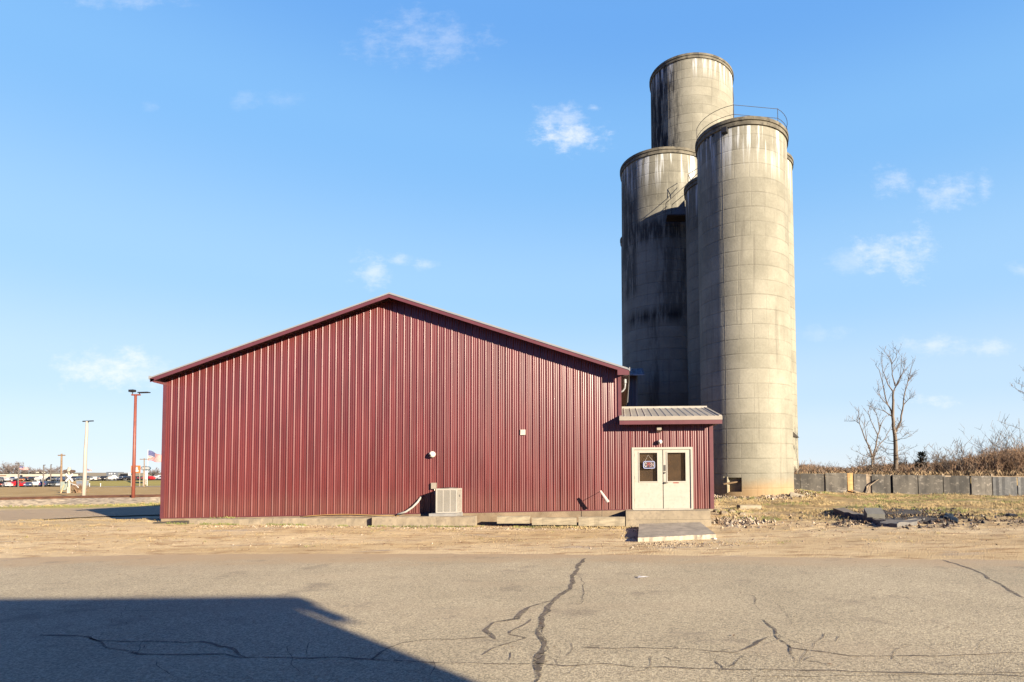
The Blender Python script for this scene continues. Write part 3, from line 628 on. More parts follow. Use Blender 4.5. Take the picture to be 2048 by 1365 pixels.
# kerb and timbers
def blk(name, px0, px1, pyt0, pyt1, pyb0, pyb1, Y, dep, mat, label, cat, group=None, rough=.012, sd=0):
    A0, A1, B0, B1 = at(px0, pyt0, Y), at(px1, pyt1, Y), at(px0, pyb0, Y), at(px1, pyb1, Y)
    n = max(3, int((A1-A0).length/.15)); mb = MB(); rg = random.Random(sd)
    for i in range(n+1):
        t = i/n; T = A0.lerp(A1, t); Bm = B0.lerp(B1, t); b = rg.uniform(0, rough*2)
        mb.v += [(T.x, Y+rg.uniform(-rough, rough), Bm.z-.12), (T.x, Y+rg.uniform(-rough, rough), T.z-.025-b), (T.x, Y+.025+b, T.z-rg.uniform(0, rough)), (T.x, Y+dep, T.z-rg.uniform(0, rough)), (T.x, Y+dep, Bm.z-.12)]
    for i in range(n):
        for j in range(4): mb.f.append((i*5+j, i*5+j+1, (i+1)*5+j+1, (i+1)*5+j)); mb.mi.append(0)
    mb.f += [(4, 3, 2, 1, 0), tuple(n*5+j for j in range(5))]; mb.mi += [0, 0]
    return tag(mb.build(name, mat, origin=(A0.x, Y, B0.z)), label, cat, group)
blk('concrete_kerb', 375, 545, 1039, 1036.5, 1047, 1045, 19.25, .3, CONC, 'pale concrete kerb piece left of the dark joint by the wall', 'kerb', 'kerb pieces along the wall', sd=1)
blk('concrete_kerb', 546, 742, 1036, 1036, 1047, 1046, 19.25, .32, CONC, 'pale concrete kerb piece between the dark joint and the air conditioner', 'kerb', 'kerb pieces along the wall', sd=2)
blk('concrete_kerb', 744, 950, 1034, 1032.5, 1048, 1044, 19.0, .26, CONC, 'pale concrete kerb piece in front of the air conditioner pad', 'kerb', 'kerb pieces along the wall', sd=3)
LOG = M('weathered_timber', (.27, .225, .155), .9, var=.25, scale=2., stretch=(1, 6, 6), bmp=.4, bscale=6.)
for k, (x0_, x1_, yt, yb, lab) in enumerate(((994, 1059, 1032.5, 1040, 'pitted pale timber, shortest of the edging timbers by the wall'), (1064, 1153, 1035.5, 1043, 'plain pale edging timber between the pitted one and the shaded one'), (1157, 1250, 1034, 1045, 'edging timber half in the shadow of the entrance step'))):
    blk('edging_timber', x0_, x1_, yt, yt, yb, yb, 19.15, .17, LOG, lab, 'timber', 'edging timbers along the wall', sd=k+9)
blk('edging_timber', 305, 376, 1044.5, 1041.5, 1050, 1049, 19.2, .2, M('dark_timber', (.05, .042, .032), .9), 'dark edging timber at the left building corner', 'timber', 'edging timbers along the wall', sd=14)  # same block shape in a much darker colour than the others

# ------------------------------------------------------------------ silos
RIMM = M('dark_rim_concrete', (.12, .105, .075), .9, var=.45, scale=1.5, bmp=.5, bscale=8., dirt=((.02, .018, .015), .7))
def silo(name, label, X, Y, rr, ztop, seed, mold_shade, tone=1., streak=2.2, stain=0., zb_=None, nblk=20, opening=False):
    base = gz(X, Y, False)-.35 if zb_ is None else zb_
    T = thing('concrete_silo', label, 'silo', (X, Y, base), 'concrete silos of the cluster')
    r = rr-.11; hgt = ztop-base
    mt = silo_mat(name, seed, hgt-.45, mold_shade, streak, tone, nblk, base_stain=stain)
    mb = MB(); N = 128; rows = [i*hgt/40 for i in range(41)]
    if opening:
        for z in (opening[2]-base, opening[3]-base): rows.append(z)
        rows = sorted(rows)
    angs = [2*pi*j/N for j in range(N)]
    if opening: angs = sorted(angs+[opening[0] % (2*pi), opening[1] % (2*pi)])
    n = len(angs); mb.v = [(X+r*math.cos(t), Y+r*math.sin(t), base+z) for z in rows for t in angs]
    for i in range(len(rows)-1):
        for j in range(n):
            tm = (angs[j]+(angs[(j+1) % n] if j < n-1 else 2*pi))/2; zm_ = base+(rows[i]+rows[i+1])/2
            if opening and opening[0] % (2*pi) < tm < opening[1] % (2*pi) and opening[2] < zm_ < opening[3]: continue
            mb.f.append((i*n+j, i*n+(j+1) % n, (i+1)*n+(j+1) % n, (i+1)*n+j)); mb.mi.append(0)
    if opening:                       # reveal and dark inside
        mb.lathe([(r-.22, base), (r-.22, ztop-.5)], 64, (X, Y))
        for t in opening[:2]:
            c, s = math.cos(t), math.sin(t)
            mb.add([(X+r*c, Y+r*s, opening[2]), (X+(r-.22)*c, Y+(r-.22)*s, opening[2]), (X+(r-.22)*c, Y+(r-.22)*s, opening[3]), (X+r*c, Y+r*s, opening[3])], [(0, 1, 2, 3)])
    o = mb.build('wall', mt, T, smooth=True)
    q = MB(); q.lathe([(r+.0, ztop-.42), (rr-.03, ztop-.40), (rr-.03, ztop-.24), (rr-.055, ztop-.22), (rr-.055, ztop-.19), (rr, ztop-.17), (rr, ztop), (rr-.06, ztop+.03), (r-.2, ztop+.03)], 96, (X, Y))
    o = q.build('rim', RIMM, T); auto_smooth(o, 30)
    q = MB(); q.lathe([(r-.2, ztop+.03), (r*.5, ztop+.10), (.01, ztop+.14)], 64, (X, Y)); q.build('cap', RIMM, T)
    return T
SA = (6.885, 32.6, 2.547, 20.05)
# square opening at the foot of the front silo
def ang_of(px, S, py=970):
    d = at(px, py, 1.0)-Vector((0, 0, H)); d.z = 0; d.normalize(); c = Vector((S[0], S[1], 0)); r = S[2]-.11
    bq = d.dot(c); t = bq-math.sqrt(bq*bq-c.dot(c)+r*r); p = d*t-c; return math.atan2(p.y, p.x), (d*t).y
t0, yq0 = ang_of(1456, SA); t1, yq1 = ang_of(1483.5, SA)
oz0, oz1 = at(1470, 984, yq0).z, at(1470, 955.5, yq0).z
S_A = silo('front_silo_concrete', 'tall front concrete silo with a square hole at its foot and a roof railing', *SA, 1, [(-170, 45, 14, 19.8, .25), (-100, 60, 0, .9, .55)], 1., 2.3, .9, opening=(t0, t1, oz0, oz1))
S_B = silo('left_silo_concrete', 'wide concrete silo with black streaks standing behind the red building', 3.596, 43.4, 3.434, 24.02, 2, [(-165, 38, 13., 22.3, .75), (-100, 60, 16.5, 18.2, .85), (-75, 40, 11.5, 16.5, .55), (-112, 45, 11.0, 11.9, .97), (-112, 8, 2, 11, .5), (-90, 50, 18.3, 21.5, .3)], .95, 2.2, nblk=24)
S_C = silo('middle_silo_concrete', 'short concrete silo squeezed behind the front silo, beside the metal stair', 6.572, 38., 2.3, 20.1, 3, [(-150, 40, 16, 19.6, .4)], .8, 1.8)
S_D = silo('right_silo_concrete', 'concrete silo mostly hidden behind the front silo on its right side', 10.241, 43., 2.55, 24.15, 4, [], 1., 2.6)
S_E = silo('tall_silo_concrete', 'tallest concrete silo rising at the back with a dark streaked left side', 6.631, 52., 3.73, 36.62, 5, [(-165, 62, 25.8, 36.2, 1.), (-150, 30, 32., 36.2, .7)], .95, 1.4, nblk=26)
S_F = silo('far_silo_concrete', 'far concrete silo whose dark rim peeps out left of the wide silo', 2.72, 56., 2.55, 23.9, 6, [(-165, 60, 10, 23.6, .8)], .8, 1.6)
BLK = M('black_metal', (.012, .011, .011), .6); RUST = M('dark_rusty_metal', (.035, .025, .02), .7, var=.3)
def silo_part(name, T, mb, mat): return mb.build(name, mat, T)
# vertical raised seams on lit side (cast joints)
for (T, S, deg_px) in ((S_A, SA, 1449.5), (S_E, (6.631, 52., 3.73, 36.62), 1341.5)):
    t, yq = ang_of(deg_px, S, 600); c, s = math.cos(t), math.sin(t); r = S[2]-.11; q = MB(); zt_ = S[3]-.45
    z = 1.; pts = []
    while z < zt_: pts.append((S[0]+(r-.009)*c, S[1]+(r-.009)*s, z)); z += 1.5
    pts.append((S[0]+(r-.009)*c, S[1]+(r-.009)*s, zt_))
    q.tube(pts, .016, 6); q.build('seam', M('seam_mortar', (.17, .155, .12), .9, var=.3), T)
# hopper box, vents under the rim of front silo
t, _ = ang_of(1451, SA, 265); c, s = math.cos(t), math.sin(t); r = SA[2]-.11; q = MB()
p = Vector((SA[0]+(r+.1)*c, SA[1]+(r+.1)*s, at(1451, 264, SA[1]+r*s).z)); q.cbox(p, .28, .3, .26, (-s, c, 0), (c, s, 0)); q.build('hatch_box', BLK, S_A)
for px_, py_ in ((1426, 271), (1417.5, 275), (1411, 281)):
    t, _ = ang_of(px_, SA, py_); c, s = math.cos(t), math.sin(t); q = MB(); p = Vector((SA[0]+r*c, SA[1]+r*s, at(px_, py_, SA[1]+r*s).z)); q.cbox(p, .14, .05, .14, (-s, c, 0), (c, s, 0)); q.build('vent', BLK, S_A)
# roof railing
RA = thing('roof_railing', 'thin rusty guard railing round the top of the front silo', 'railing', (SA[0], SA[1], SA[3]))
rrad = SA[2]-.06; zt_ = SA[3]
RP3 = lambda a, h: Vector((SA[0]+rrad*math.cos(R(a)), SA[1]+rrad*math.sin(R(a)), zt_+h))
for a in (-176, -110, -52, -6):
    q = MB(); q.tube([RP3(a, -.1), RP3(a, .74)], .017, 5); q.build('post', RUST, RA)
for hh in (.22, .72):
    q = MB(); q.tube([RP3(-176+66*k/8, hh) for k in range(9)]+[RP3(-52+46*k/6, hh) for k in range(7)], .014, 5); q.build('rail', RUST, RA)
# cable on tall silo right side
q = MB(); pts = [at(1465.5, 175, 52), at(1466.8, 200, 52), at(1466, 215, 52), at(1467.5, 240, 52)]
q.tube(pts, .035, 5); tag(q.build('hanging_cable', RUST, origin=pts[0]), 'dark cable hanging down the right side of the tallest silo', 'cable')
# board across the opening, bolt plate
q = MB(); q.tube([at(1447, 968.5, yq0-.12), at(1490, 961.5, yq0-.12)], .045, 4); tag(q.build('wooden_board', M('old_board', (.2, .13, .07), .9, var=.3), origin=at(1470, 965, yq0-.12)), 'old board wedged slantwise across the square silo hole', 'board')
q = MB(); t, yy_ = ang_of(1446, SA, 957); q.cbox((SA[0]+(r+.02)*math.cos(t), SA[1]+(r+.02)*math.sin(t), at(1446, 957, yy_).z), .14, .06, .16, (-math.sin(t), math.cos(t), 0), (math.cos(t), math.sin(t), 0)); q.build('anchor_plate', M('pale_plate', (.36, .32, .22), .8), S_A)
for px_ in (1455, 1484.5):
    q = MB(); pa, pb = at(px_, 986, yq0-.03), at(px_, 954, yq0-.03); q.cbox((pa+pb)/2, .05, .1, (pb-pa).length)
    q.build('opening_frame', M('pale_opening_edge', (.3, .26, .18), .9), S_A)
# chute hood on the right silo
q = MB(); p0, p1, p2 = at(1579, 860, 40.8), at(1596, 876, 40.6), at(1579, 873, 40.8)
q.add([p0+Vector((0, -.3, 0)), p1+Vector((0, -.3, 0)), p2+Vector((0, -.3, 0)), p0+Vector((0, .3, 0)), p1+Vector((0, .3, 0)), p2+Vector((0, .3, 0))], [(0, 2, 1), (3, 4, 5), (0, 1, 4, 3), (1, 2, 5, 4), (2, 0, 3, 5)])
q.build('chute_hood', M('grey_hood', (.1, .085, .07), .7), S_D)
q = MB()
for y_ in (648, 657, 664): q.tube([at(1576, y_-3, 42.2), at(1584.5, y_, 41.6), at(1588, y_+6, 42.)], .03, 5)
q.tube([at(1586, 640, 42), at(1587.5, 672, 42)], .03, 5); q.build('pipe_bracket', RUST, S_D)
# stair between silos
YS = 38.9
CS = thing('catwalk_stair', 'grey metal stair and railing climbing between the two left silos', 'stair', at(1358, 428, YS))
q = MB(); a1, a2, a3 = at(1343, 428.5, YS), at(1372, 428.5, YS), at(1369, 400, YS)
q.add([a1, a2, a3]+[v+Vector((0, .06, 0)) for v in (a1, a2, a3)], [(0, 1, 2), (5, 4, 3), (0, 3, 4, 1), (1, 4, 5, 2), (2, 5, 3, 0)]); q.build('stringer', M('grey_steel', (.1, .1, .1), .5), CS)
q = MB(); q.hexa([(a1.x-.3, YS-.05, a1.z-.1), (a2.x+.4, YS-.05, a1.z-.1), (a2.x+.4, YS+1., a1.z-.1), (a1.x-.3, YS+1., a1.z-.1)], [(a1.x-.3, YS-.05, a1.z-.03), (a2.x+.4, YS-.05, a1.z-.03), (a2.x+.4, YS+1., a1.z-.03), (a1.x-.3, YS+1., a1.z-.03)]); q.build('platform', RUST, CS)
q = MB()
for pts in ([at(1330.5, 431, YS), at(1331.5, 407, YS), at(1375, 368, YS), at(1397, 345, YS)], [at(1343, 428, YS), at(1344, 410, YS), at(1375, 384, YS)], [at(1376, 366, YS), at(1376, 349, YS), at(1397, 336, YS)], [at(1376, 349, YS), at(1382, 362, YS), at(1382, 368, YS)]): q.tube(pts, .022, 5)
q.tube([at(1283, 442, YS+.6), at(1330, 424, YS), at(1373, 414, YS)], .012, 4)
q.build('handrail', RUST, CS)
# clad shed between building and silos; dark blue shade is mixed into its colours
EH = thing('elevator_shed', 'dark ribbed shed with a small metal roof between the red building and silos', 'shed', (-1., 38.5, .5))
ex1 = at(1275.5, 780, 37.).x; ez = at(1275, 752, 37.).z
DK = siding_mat('shaded_siding', (.035, .022, .03))
q = siding(-4., ex1-.12, lambda x: .3, lambda x: ez+.25, y=37.); q.build('wall', DK, EH, smooth=True)
q = MB(); q.box(ex1-.12, ex1, 36.97, 37.1, .3, ez+.2); q.add([(ex1-.01, 37.1, .3), (ex1-.01, 40.2, .3), (ex1-.01, 40.2, ez+.6), (ex1-.01, 37.1, ez+.2)], [(0, 1, 2, 3)]); q.build('corner_trim', M('grey_corner', (.12, .12, .12), .6), EH)
q = MB(); er = at(1289, 749, 36.1); q.hexa([(-4.4, 36.1, er.z-.06), (er.x, 36.1, er.z-.06), (er.x, 38.6, er.z+.72), (-4.4, 38.6, er.z+.72)], [(-4.4, 36.1, er.z), (er.x, 36.1, er.z), (er.x-.02, 38.6, er.z+.8), (-4.4, 38.6, er.z+.8)])
x = -4.3
while x < er.x: q.hexa([(x-.025, 36.12, er.z-.002), (x+.025, 36.12, er.z-.002), (x+.025, 38.55, er.z+.78), (x-.025, 38.55, er.z+.78)], [(x-.012, 36.12, er.z+.04), (x+.012, 36.12, er.z+.04), (x+.012, 38.55, er.z+.82), (x-.012, 38.55, er.z+.82)]); x += .3
q.build('roof', M('shaded_roof', (.24, .25, .27), .5, var=.35, scale=3.), EH)
q = MB(); pts = [at(1258.5, 742, 27.), at(1257, 770, 28.), at(1254.8, 805, 28.8)]; q.tube(pts, .028, 6); tag(q.build('downspout', WHT, origin=pts[0]), 'thin white drain pipe hanging from the right eave of the red building', 'pipe')

# ------------------------------------------------------------------ fence
FN = thing('board_fence', 'low fence of black weathered boards running right from the front silo', 'fence', (15, 33.6, .5))
FB = fence_mat(); FBD = M('tarred_black_board', (.022, .023, .026), .6, var=.4, scale=2.5, dirt=((.16, .15, .14), .5)); PLY = M('raw_plywood', (.52, .30, .12), .85, var=.2, scale=3., stretch=(1, 1, 4)); OLDW = M('grey_board', (.26, .2, .14), .9, var=.3)
FY = lambda px: 34.0-(px-1583)/460*1.0
def panel(px0, px1, yt0, yt1, yb0, yb1, mat=FB, dy=0., th=.03, lab=None, lean=0., name='panel', warp=.015, sd=0):
    rg = random.Random(int(px0)+sd); mb = MB(); n = max(2, int((px1-px0)/6))
    for i in range(n+1):
        t = i/n; px = px0+(px1-px0)*t; Y = FY(px)+dy
        zb_ = at(px, yb0+(yb1-yb0)*t, Y).z-.08; zt = at(px, yt0+(yt1-yt0)*t, Y).z+rg.uniform(-1, 1)*warp
        X = at(px, 965, Y).x; wy = rg.uniform(-1, 1)*warp
        mb.v += [(X, Y+wy, zb_), (X+lean, Y+wy+.02, zt), (X+lean, Y+th+wy+.02, zt), (X, Y+th+wy, zb_)]
    for i in range(n):
        for j in range(4): mb.f.append((i*4+j, (i+1)*4+j, (i+1)*4+(j+1) % 4, i*4+(j+1) % 4)); mb.mi.append(0)
    mb.f += [(0, 1, 2, 3), tuple(n*4+j for j in (3, 2, 1, 0))]; mb.mi += [0, 0]
    o = mb.build(name, mat, FN)
    if lab: o['label'] = lab
    return o
for k, a_ in enumerate([(1583, 1600.5, 949, 948.5, 986, 986), (1601.5, 1648, 947.5, 948, 986, 986.5), (1651.5, 1694, 946, 946.5, 985, 985.5), (1708, 1733, 948, 949, 986, 987), (1744, 1781, 949, 950, 988, 988.5), (1786, 1835.5, 950, 950.5, 989, 990), (1837, 1886, 951, 951, 990.5, 991), (1887.5, 1942, 951.5, 952, 991, 992), (1943, 1984, 952, 952.5, 992, 993), (1986, 2034, 954, 954.5, 993.5, 994.5), (2036, 2085, 954.5, 955, 995, 996), (2087, 2140, 955, 956, 996, 997)]):
    panel(*a_, dy=(.0, .02, -.03)[k % 3], mat=FB if a_[0] < 1980 else FBD, warp=.01)
panel(1695.5, 1706, 946.5, 946.5, 986, 986, PLY, -.02, lab='bare orange plywood strip', name='plywood_strip')
panel(1706, 1709, 948, 948, 980, 980, M('brown_gap', (.1, .045, .02), .9), .1, name='back_board')
panel(1733, 1744, 949, 949.5, 987, 988, OLDW, .06, lab='split grey board', name='broken_board', warp=.03)
panel(1781, 1786, 950, 950, 988, 989, M('gap_black', (.012, .012, .012), .9), .08, name='back_board', sd=5)
q = MB()
for px_ in (1649.5, 1735, 1783.5, 1836, 1886.5, 1985):
    Y = FY(px_)+.12; p = at(px_, 988, Y); q.box(p.x-.04, p.x+.04, Y, Y+.09, p.z-.2, at(px_, 949.5, Y).z+.03)
    q.build('post', OLDW, FN); q = MB()
q.hexa([at(1640, 951, FY(1640)+.05)]*1+[at(2140, 957, FY(2140)+.05), at(2140, 957, FY(2140)+.12), at(1640, 951, FY(1640)+.12)], [at(1640, 948.5, FY(1640)+.05), at(2140, 954.5, FY(2140)+.05), at(2140, 954.5, FY(2140)+.12), at(1640, 948.5, FY(1640)+.12)]); q.build('top_rail', OLDW, FN)
q = MB(); Y = FY(1745)-.1; q.tube([at(1735, 985, Y), at(1740, 971, Y), at(1757, 959, Y)], [.05, .045, .03], 5); tag(q.build('loose_board', OLDW, origin=at(1735, 985, Y)), 'bent grey board leaning up against the black fence', 'board')
q = MB(); Y = FY(1710)-.15; q.tube([at(1702, 980.5, Y), at(1722, 986.5, Y)], .04, 4); tag(q.build('loose_board', OLDW, origin=at(1702, 986, Y)), 'short board lying at the foot of the fence by the plywood strip', 'board')

# ------------------------------------------------------------------ rubble, slabs, asphalt heap
def rock(mb, p, s, rg, flat=.6):
    pts = []
    for a in range(6):
        for z, k in ((-.5, .8), (.15, 1.), (.6, .55)):
            t = a*pi/3+rg.uniform(-.3, .3); rr_ = s*k*rg.uniform(.6, 1.1); pts.append((p[0]+rr_*math.cos(t), p[1]+rr_*math.sin(t)*.8, p[2]+z*s*flat*rg.uniform(.7, 1.2)))
    pts += [(p[0], p[1], p[2]-.5*s*flat), (p[0]+rg.uniform(-.2, .2)*s, p[1], p[2]+.75*s*flat)]
    fs = []
    for a in range(6):
        b = (a+1) % 6
        for j in range(2): fs.append((a*3+j, b*3+j, b*3+j+1, a*3+j+1))
        fs += [(18, b*3, a*3), (a*3+2, b*3+2, 19)]
    mb.add(pts, fs)
SLABM = M('broken_concrete', (.29, .245, .175), .9, var=.15, bmp=.4, bscale=14.)
q = MB(); p = at(1595, 998, 29.8); ux = Vector((.95, -.1, -.25)).normalized(); uy = Vector((.25, .9, .45)).normalized(); uz = ux.cross(uy)
q.cbox(p, .75, .9, .13, ux, uy, uz); tag(q.build('concrete_fragment', SLABM, origin=p), 'pale concrete fragment tilted on the ground at the right foot of the front silo', 'rubble')
q = MB(); rg = random.Random(8); pl = at(1478, 1009, 25.5)
q.cbox((at(1498, 1014, 25).x, 25., at(1498, 1014, 25).z-.02), .9, .5, .18, (1, .1, -.02), (-.1, 1, 0), (0, 0, 1)); tag(q.build('concrete_fragment', SLABM, origin=(at(1498, 1014, 25).x, 25, .2)), 'flat pale concrete fragment lying before the square silo hole', 'rubble')
STN = M('rubble_stone', (.24, .19, .13), .95, var=.4, scale=1.3, bmp=.4, bscale=12.)
for k, (px, py, s, lab) in enumerate(((1433, 1024, .2, 'dark jagged stone at the right end of the entrance step, nearest the door'), (1446, 1029, .24, 'largest stone of the rubble right of the entrance step'), (1462, 1026, .2, 'rounded stone behind the largest stone right of the step'), (1452, 1040, .17, 'low stone at the front of the rubble right of the step'), (1484, 1030, .22, 'lone brown stone further right of the step rubble'), (1429, 1079, .07, 'small white stone at the right front corner of the ramp slab'))):
    z = 0.1
    for _ in range(4): p = gp(px, py, z); z = gz(p.x, p.y)
    q = MB(); rock(q, (p.x, p.y, z+s*.2), s, random.Random(k+31)); tag(q.build('stone', STN if k < 5 else M('white_stone', (.5, .47, .42), .8), origin=(p.x, p.y, z)), lab, 'stone')
# pieces of torn-up asphalt
ASPH = M('broken_asphalt_top', (.15, .125, .1), .9, var=.25, scale=3., bmp=.4, bscale=20.); TAR = M('black_tar', (.014, .014, .016), .55, var=.3)
def gzp(px, py):
    z = .1
    for _ in range(6): p = gp(px, py, z); z = gz(p.x, p.y)
    return Vector((p.x, p.y, z))
def sheet(name, pxs, lift, th, mat, label, cat='asphalt piece'):
    rg_ = random.Random(len(pxs)*7+int(pxs[0][0])); t0_ = [gzp(x, y)+Vector((0, 0, l)) for (x, y), l in zip(pxs, lift)]; top = []
    for A_, B_ in zip(t0_, t0_[1:]+t0_[:1]):
        for k in range(4): top.append(A_.lerp(B_, k/4)+Vector((rg_.uniform(-.05, .05), rg_.uniform(-.07, .07), rg_.uniform(-.025, .025))))
    n = len(top); mb = MB(); c = sum(top, Vector())/n
    mb.add([c]+top+[v-Vector((0, 0, th+.0)) for v in top], [(0, 1+i, 1+(i+1) % n) for i in range(n)]+[(1+i, 1+n+i, 1+n+(i+1) % n, 1+(i+1) % n) for i in range(n)]+[tuple(range(2*n, n, -1))])
    return tag(mb.build(name, mat, origin=gzp(*pxs[0])), label, cat)
sheet('asphalt_slab', [(1665, 1024), (1690, 1033), (1712, 1040), (1735, 1045), (1762, 1049), (1770, 1044), (1738, 1036), (1722, 1034), (1700, 1027), (1690, 1022)], [.2, .2, .18, .16, .1, .1, .12, .12, .12, .12], .26, ASPH, 'long curled grey asphalt strip at the left of the torn-up heap')
sheet('asphalt_slab', [(1755, 1053), (1790, 1054.5), (1835, 1052), (1850, 1048), (1810, 1047), (1775, 1049)], [.1, .12, .12, .1, .12, .12], .16, M('bright_asphalt', (.12, .11, .1), .75, var=.2), 'thin shiny grey asphalt sheet along the front of the torn-up heap')
sheet('asphalt_slab', [(1888, 1039), (1893, 1035), (1905, 1037), (1916, 1045), (1914, 1048), (1900, 1043)], [.12, .14, .16, .1, .05, .06], .15, TAR, 'black curled tar flap at the right end of the torn-up heap')
sheet('tar_sheet', [(1690, 1028), (1720, 1026), (1745, 1022), (1790, 1020), (1830, 1026), (1870, 1034), (1895, 1040), (1860, 1046), (1810, 1047), (1770, 1046), (1735, 1036)], [.05, .06, .05, .06, .05, .04, .05, .06, .05, .05, .05], .1, M('heap_tar', (.045, .036, .03), .9, var=.6, scale=3., bmp=.6, bscale=6.), 'dark broken tar bed under the torn-up heap', 'asphalt piece')
p = gzp(1755, 1042); q = MB(); ux, uy = Vector((.97, -.2, 0)).normalized(), Vector((.2, .93, .28)).normalized(); q.cbox(p+Vector((0, .25, .2)), .56, .62, .24, ux, uy, ux.cross(uy)); tag(q.build('concrete_block', M('grey_block', (.17, .165, .145), .85, var=.12, bmp=.3), origin=p), 'grey concrete block with flat top sitting on the torn-up asphalt', 'block')
for px, py, l in ((2020, 1034, 'black tar lump in the grass near the right photo edge'), (1908, 1020, 'small black lump in the grass behind the torn-up heap')):
    p = gzp(px, py); q = MB(); rock(q, p+Vector((0, 0, .04)), .28 if px > 2000 else .1, random.Random(px), .4); tag(q.build('tar_lump', TAR, origin=p), l, 'asphalt piece')
# loose stuff
pb = MB(); rg = random.Random(21)
def pebble(x, y, s, pmi=None):
    z = gz(x, y)+s*.15; k = len(pb.v)
    for a in range(4): t = a*pi/2+rg.uniform(-.5, .5); pb.v.append((x+s*math.cos(t)*rg.uniform(.6, 1.2), y+s*math.sin(t), z-s*.35))
    pb.v.append((x+rg.uniform(-.3, .3)*s, y, z+s*rg.uniform(.3, .8)))
    for a in range(4): pb.f.append((k+a, k+(a+1) % 4, k+4)); pb.mi.append(pmi if pmi is not None else rg.choice((0, 0, 1, 2)))
for _ in range(5200):
    y = rg.uniform(14, 19.2); x = rg.uniform(-24, 14); pebble(x, y, rg.uniform(.006, .02) if rg.random() < .95 else rg.uniform(.02, .045))
for _ in range(900):
    x = rg.uniform(-13, -.2); pebble(x, rg.gauss(18.7, .18), rg.uniform(.01, .05))
for _ in range(2600):
    x = rg.uniform(3.2, 20); y = rg.gauss(21.0, 1.6); pebble(x, min(30, max(15, y)), rg.uniform(.01, .05) if rg.random() < .9 else rg.uniform(.05, .1))
for _ in range(900):
    t = rg.uniform(pi, 2*pi+.3); d_ = 2.4+abs(rg.gauss(0, .7)); pebble(6.885+d_*math.cos(t), 32.6+d_*math.sin(t), rg.uniform(.03, .14))
for _ in range(200): pebble(rg.uniform(.2, 2.9), rg.gauss(14.7, .32), rg.uniform(.01, .05))
for _ in range(500): pebble(rg.gauss(3.9, .5), rg.gauss(20.4, .5), rg.uniform(.02, .13))
for _ in range(1100):
    p = gzp(rg.uniform(1670, 1920), rg.uniform(1018, 1054)); pebble(p.x, p.y, rg.uniform(.02, .09))
for _ in range(260): pebble(rg.uniform(-4.2, -.2), rg.uniform(19.35, 19.9), rg.uniform(.02, .06))
for _ in range(1800):
    p = gzp(rg.gauss(1795, 62), rg.gauss(1036, 7)); pebble(p.x, p.y, rg.uniform(.03, .14), 3 if rg.random() < .6 else 1)
for _ in range(120):
    p = gzp(rg.uniform(1940, 2060), rg.gauss(1042, 6)); pebble(p.x, p.y, rg.uniform(.02, .09), 3 if rg.random() < .5 else 1)
tag(pb.build('gravel_stones', [M('tan_gravel', (.30, .225, .145), .95, var=.3), M('brown_clod', (.13, .08, .045), .95, var=.3), M('pale_gravel', (.37, .31, .24), .9, var=.2), M('tar_crumb', (.04, .034, .03), .85, var=.4)]), kind='stuff')
gb = MB(); rg = random.Random(5)
def tuft(x, y, h, n, mi, z=None, spread=.06):
    z = gz(x, y) if z is None else z
    for _ in range(n):
        a = rg.uniform(0, 2*pi); l = h*rg.uniform(.5, 1.2); bx, by = x+rg.gauss(0, spread), y+rg.gauss(0, spread); w_ = .006+.004*h
        k = len(gb.v); tx, ty = math.cos(a)*l*rg.uniform(.2, .8), math.sin(a)*l*rg.uniform(.2, .8)
        gb.v += [(bx-w_, by, z-.01), (bx+w_, by, z-.01), (bx+tx*.4+w_*.7, by+ty*.4, z+l*.6), (bx+tx, by+ty, z+l*.9)]
        gb.f.append((k, k+1, k+2, k+3)); gb.mi.append(mi)
for _ in range(11000):
    x = rg.uniform(3.6, 25); y = rg.uniform(20.5, 33.6)
    if math.hypot(x-6.885, y-32.6) < 2.6: continue
    d_ = noise.noise((x*.5, y*.5, 3.)); d2 = noise.noise((x*.35, y*.9, 11.))
    if d_ < -.15: continue
    tuft(x, y, rg.uniform(.03, .13), 5, 1 if d2 > .12 and rg.random() < .7 else 0)
for _ in range(1500):
    x = rg.uniform(-26, -15); y = rg.uniform(18.6, 24)
    if noise.noise((x*.6, y*1.2, 5.)) > -.05: tuft(x, y, rg.uniform(.02, .06), 5, 0)
for _ in range(4200):
    x = rg.uniform(-26, 13); y = rg.uniform(14.6, 19.)
    if noise.noise((x*.45, y*1.1, 21.))+.25*noise.noise((x*2, y*2, 2.)) > .22: tuft(x, y, rg.uniform(.015, .055), 4, 0 if rg.random() < .85 else 1)
for _ in range(420):
    x = rg.uniform(-14.5, -1); 
    if noise.noise((x*.9, 1., 8.)) > -.05: tuft(x, 19.12+rg.gauss(0, .07)-(.2 if -8.3 < x < -4.8 else 0), rg.uniform(.03, .08), 6, 1)
for _ in range(60): tuft(rg.gauss(-12.9, .35), 19.75+rg.gauss(0, .08), rg.uniform(.08, .25), 6, 1)
for _ in range(260): tuft(rg.gauss(-1.2, .9), 18.85+rg.gauss(0, .1), rg.uniform(.03, .1), 6, 0)
for _ in range(2600): tuft(rg.uniform(-46, -17), rg.uniform(38.5, 43.5), rg.uniform(.05, .14), 6, 1 if rg.random() < .6 else 0)
for _ in range(700): tuft(rg.uniform(9.6, 30), rg.uniform(34.6, 37.5), rg.uniform(.15, .5), 6, 2, spread=.12)
for _ in range(1500): tuft(rg.uniform(-34, -22), rg.uniform(44, 47.2), rg.uniform(.1, .35), 5, 2, spread=.15)
tag(gb.build('dry_grass', [M('straw_grass', (.32, .235, .115), .9, var=.35, scale=1.), M('green_grass', (.165, .18, .05), .9, var=.35, scale=1.), M('rust_grass', (.19, .13, .07), .9, var=.45, scale=1.)]), kind='stuff')
lf = MB(); rg = random.Random(77)
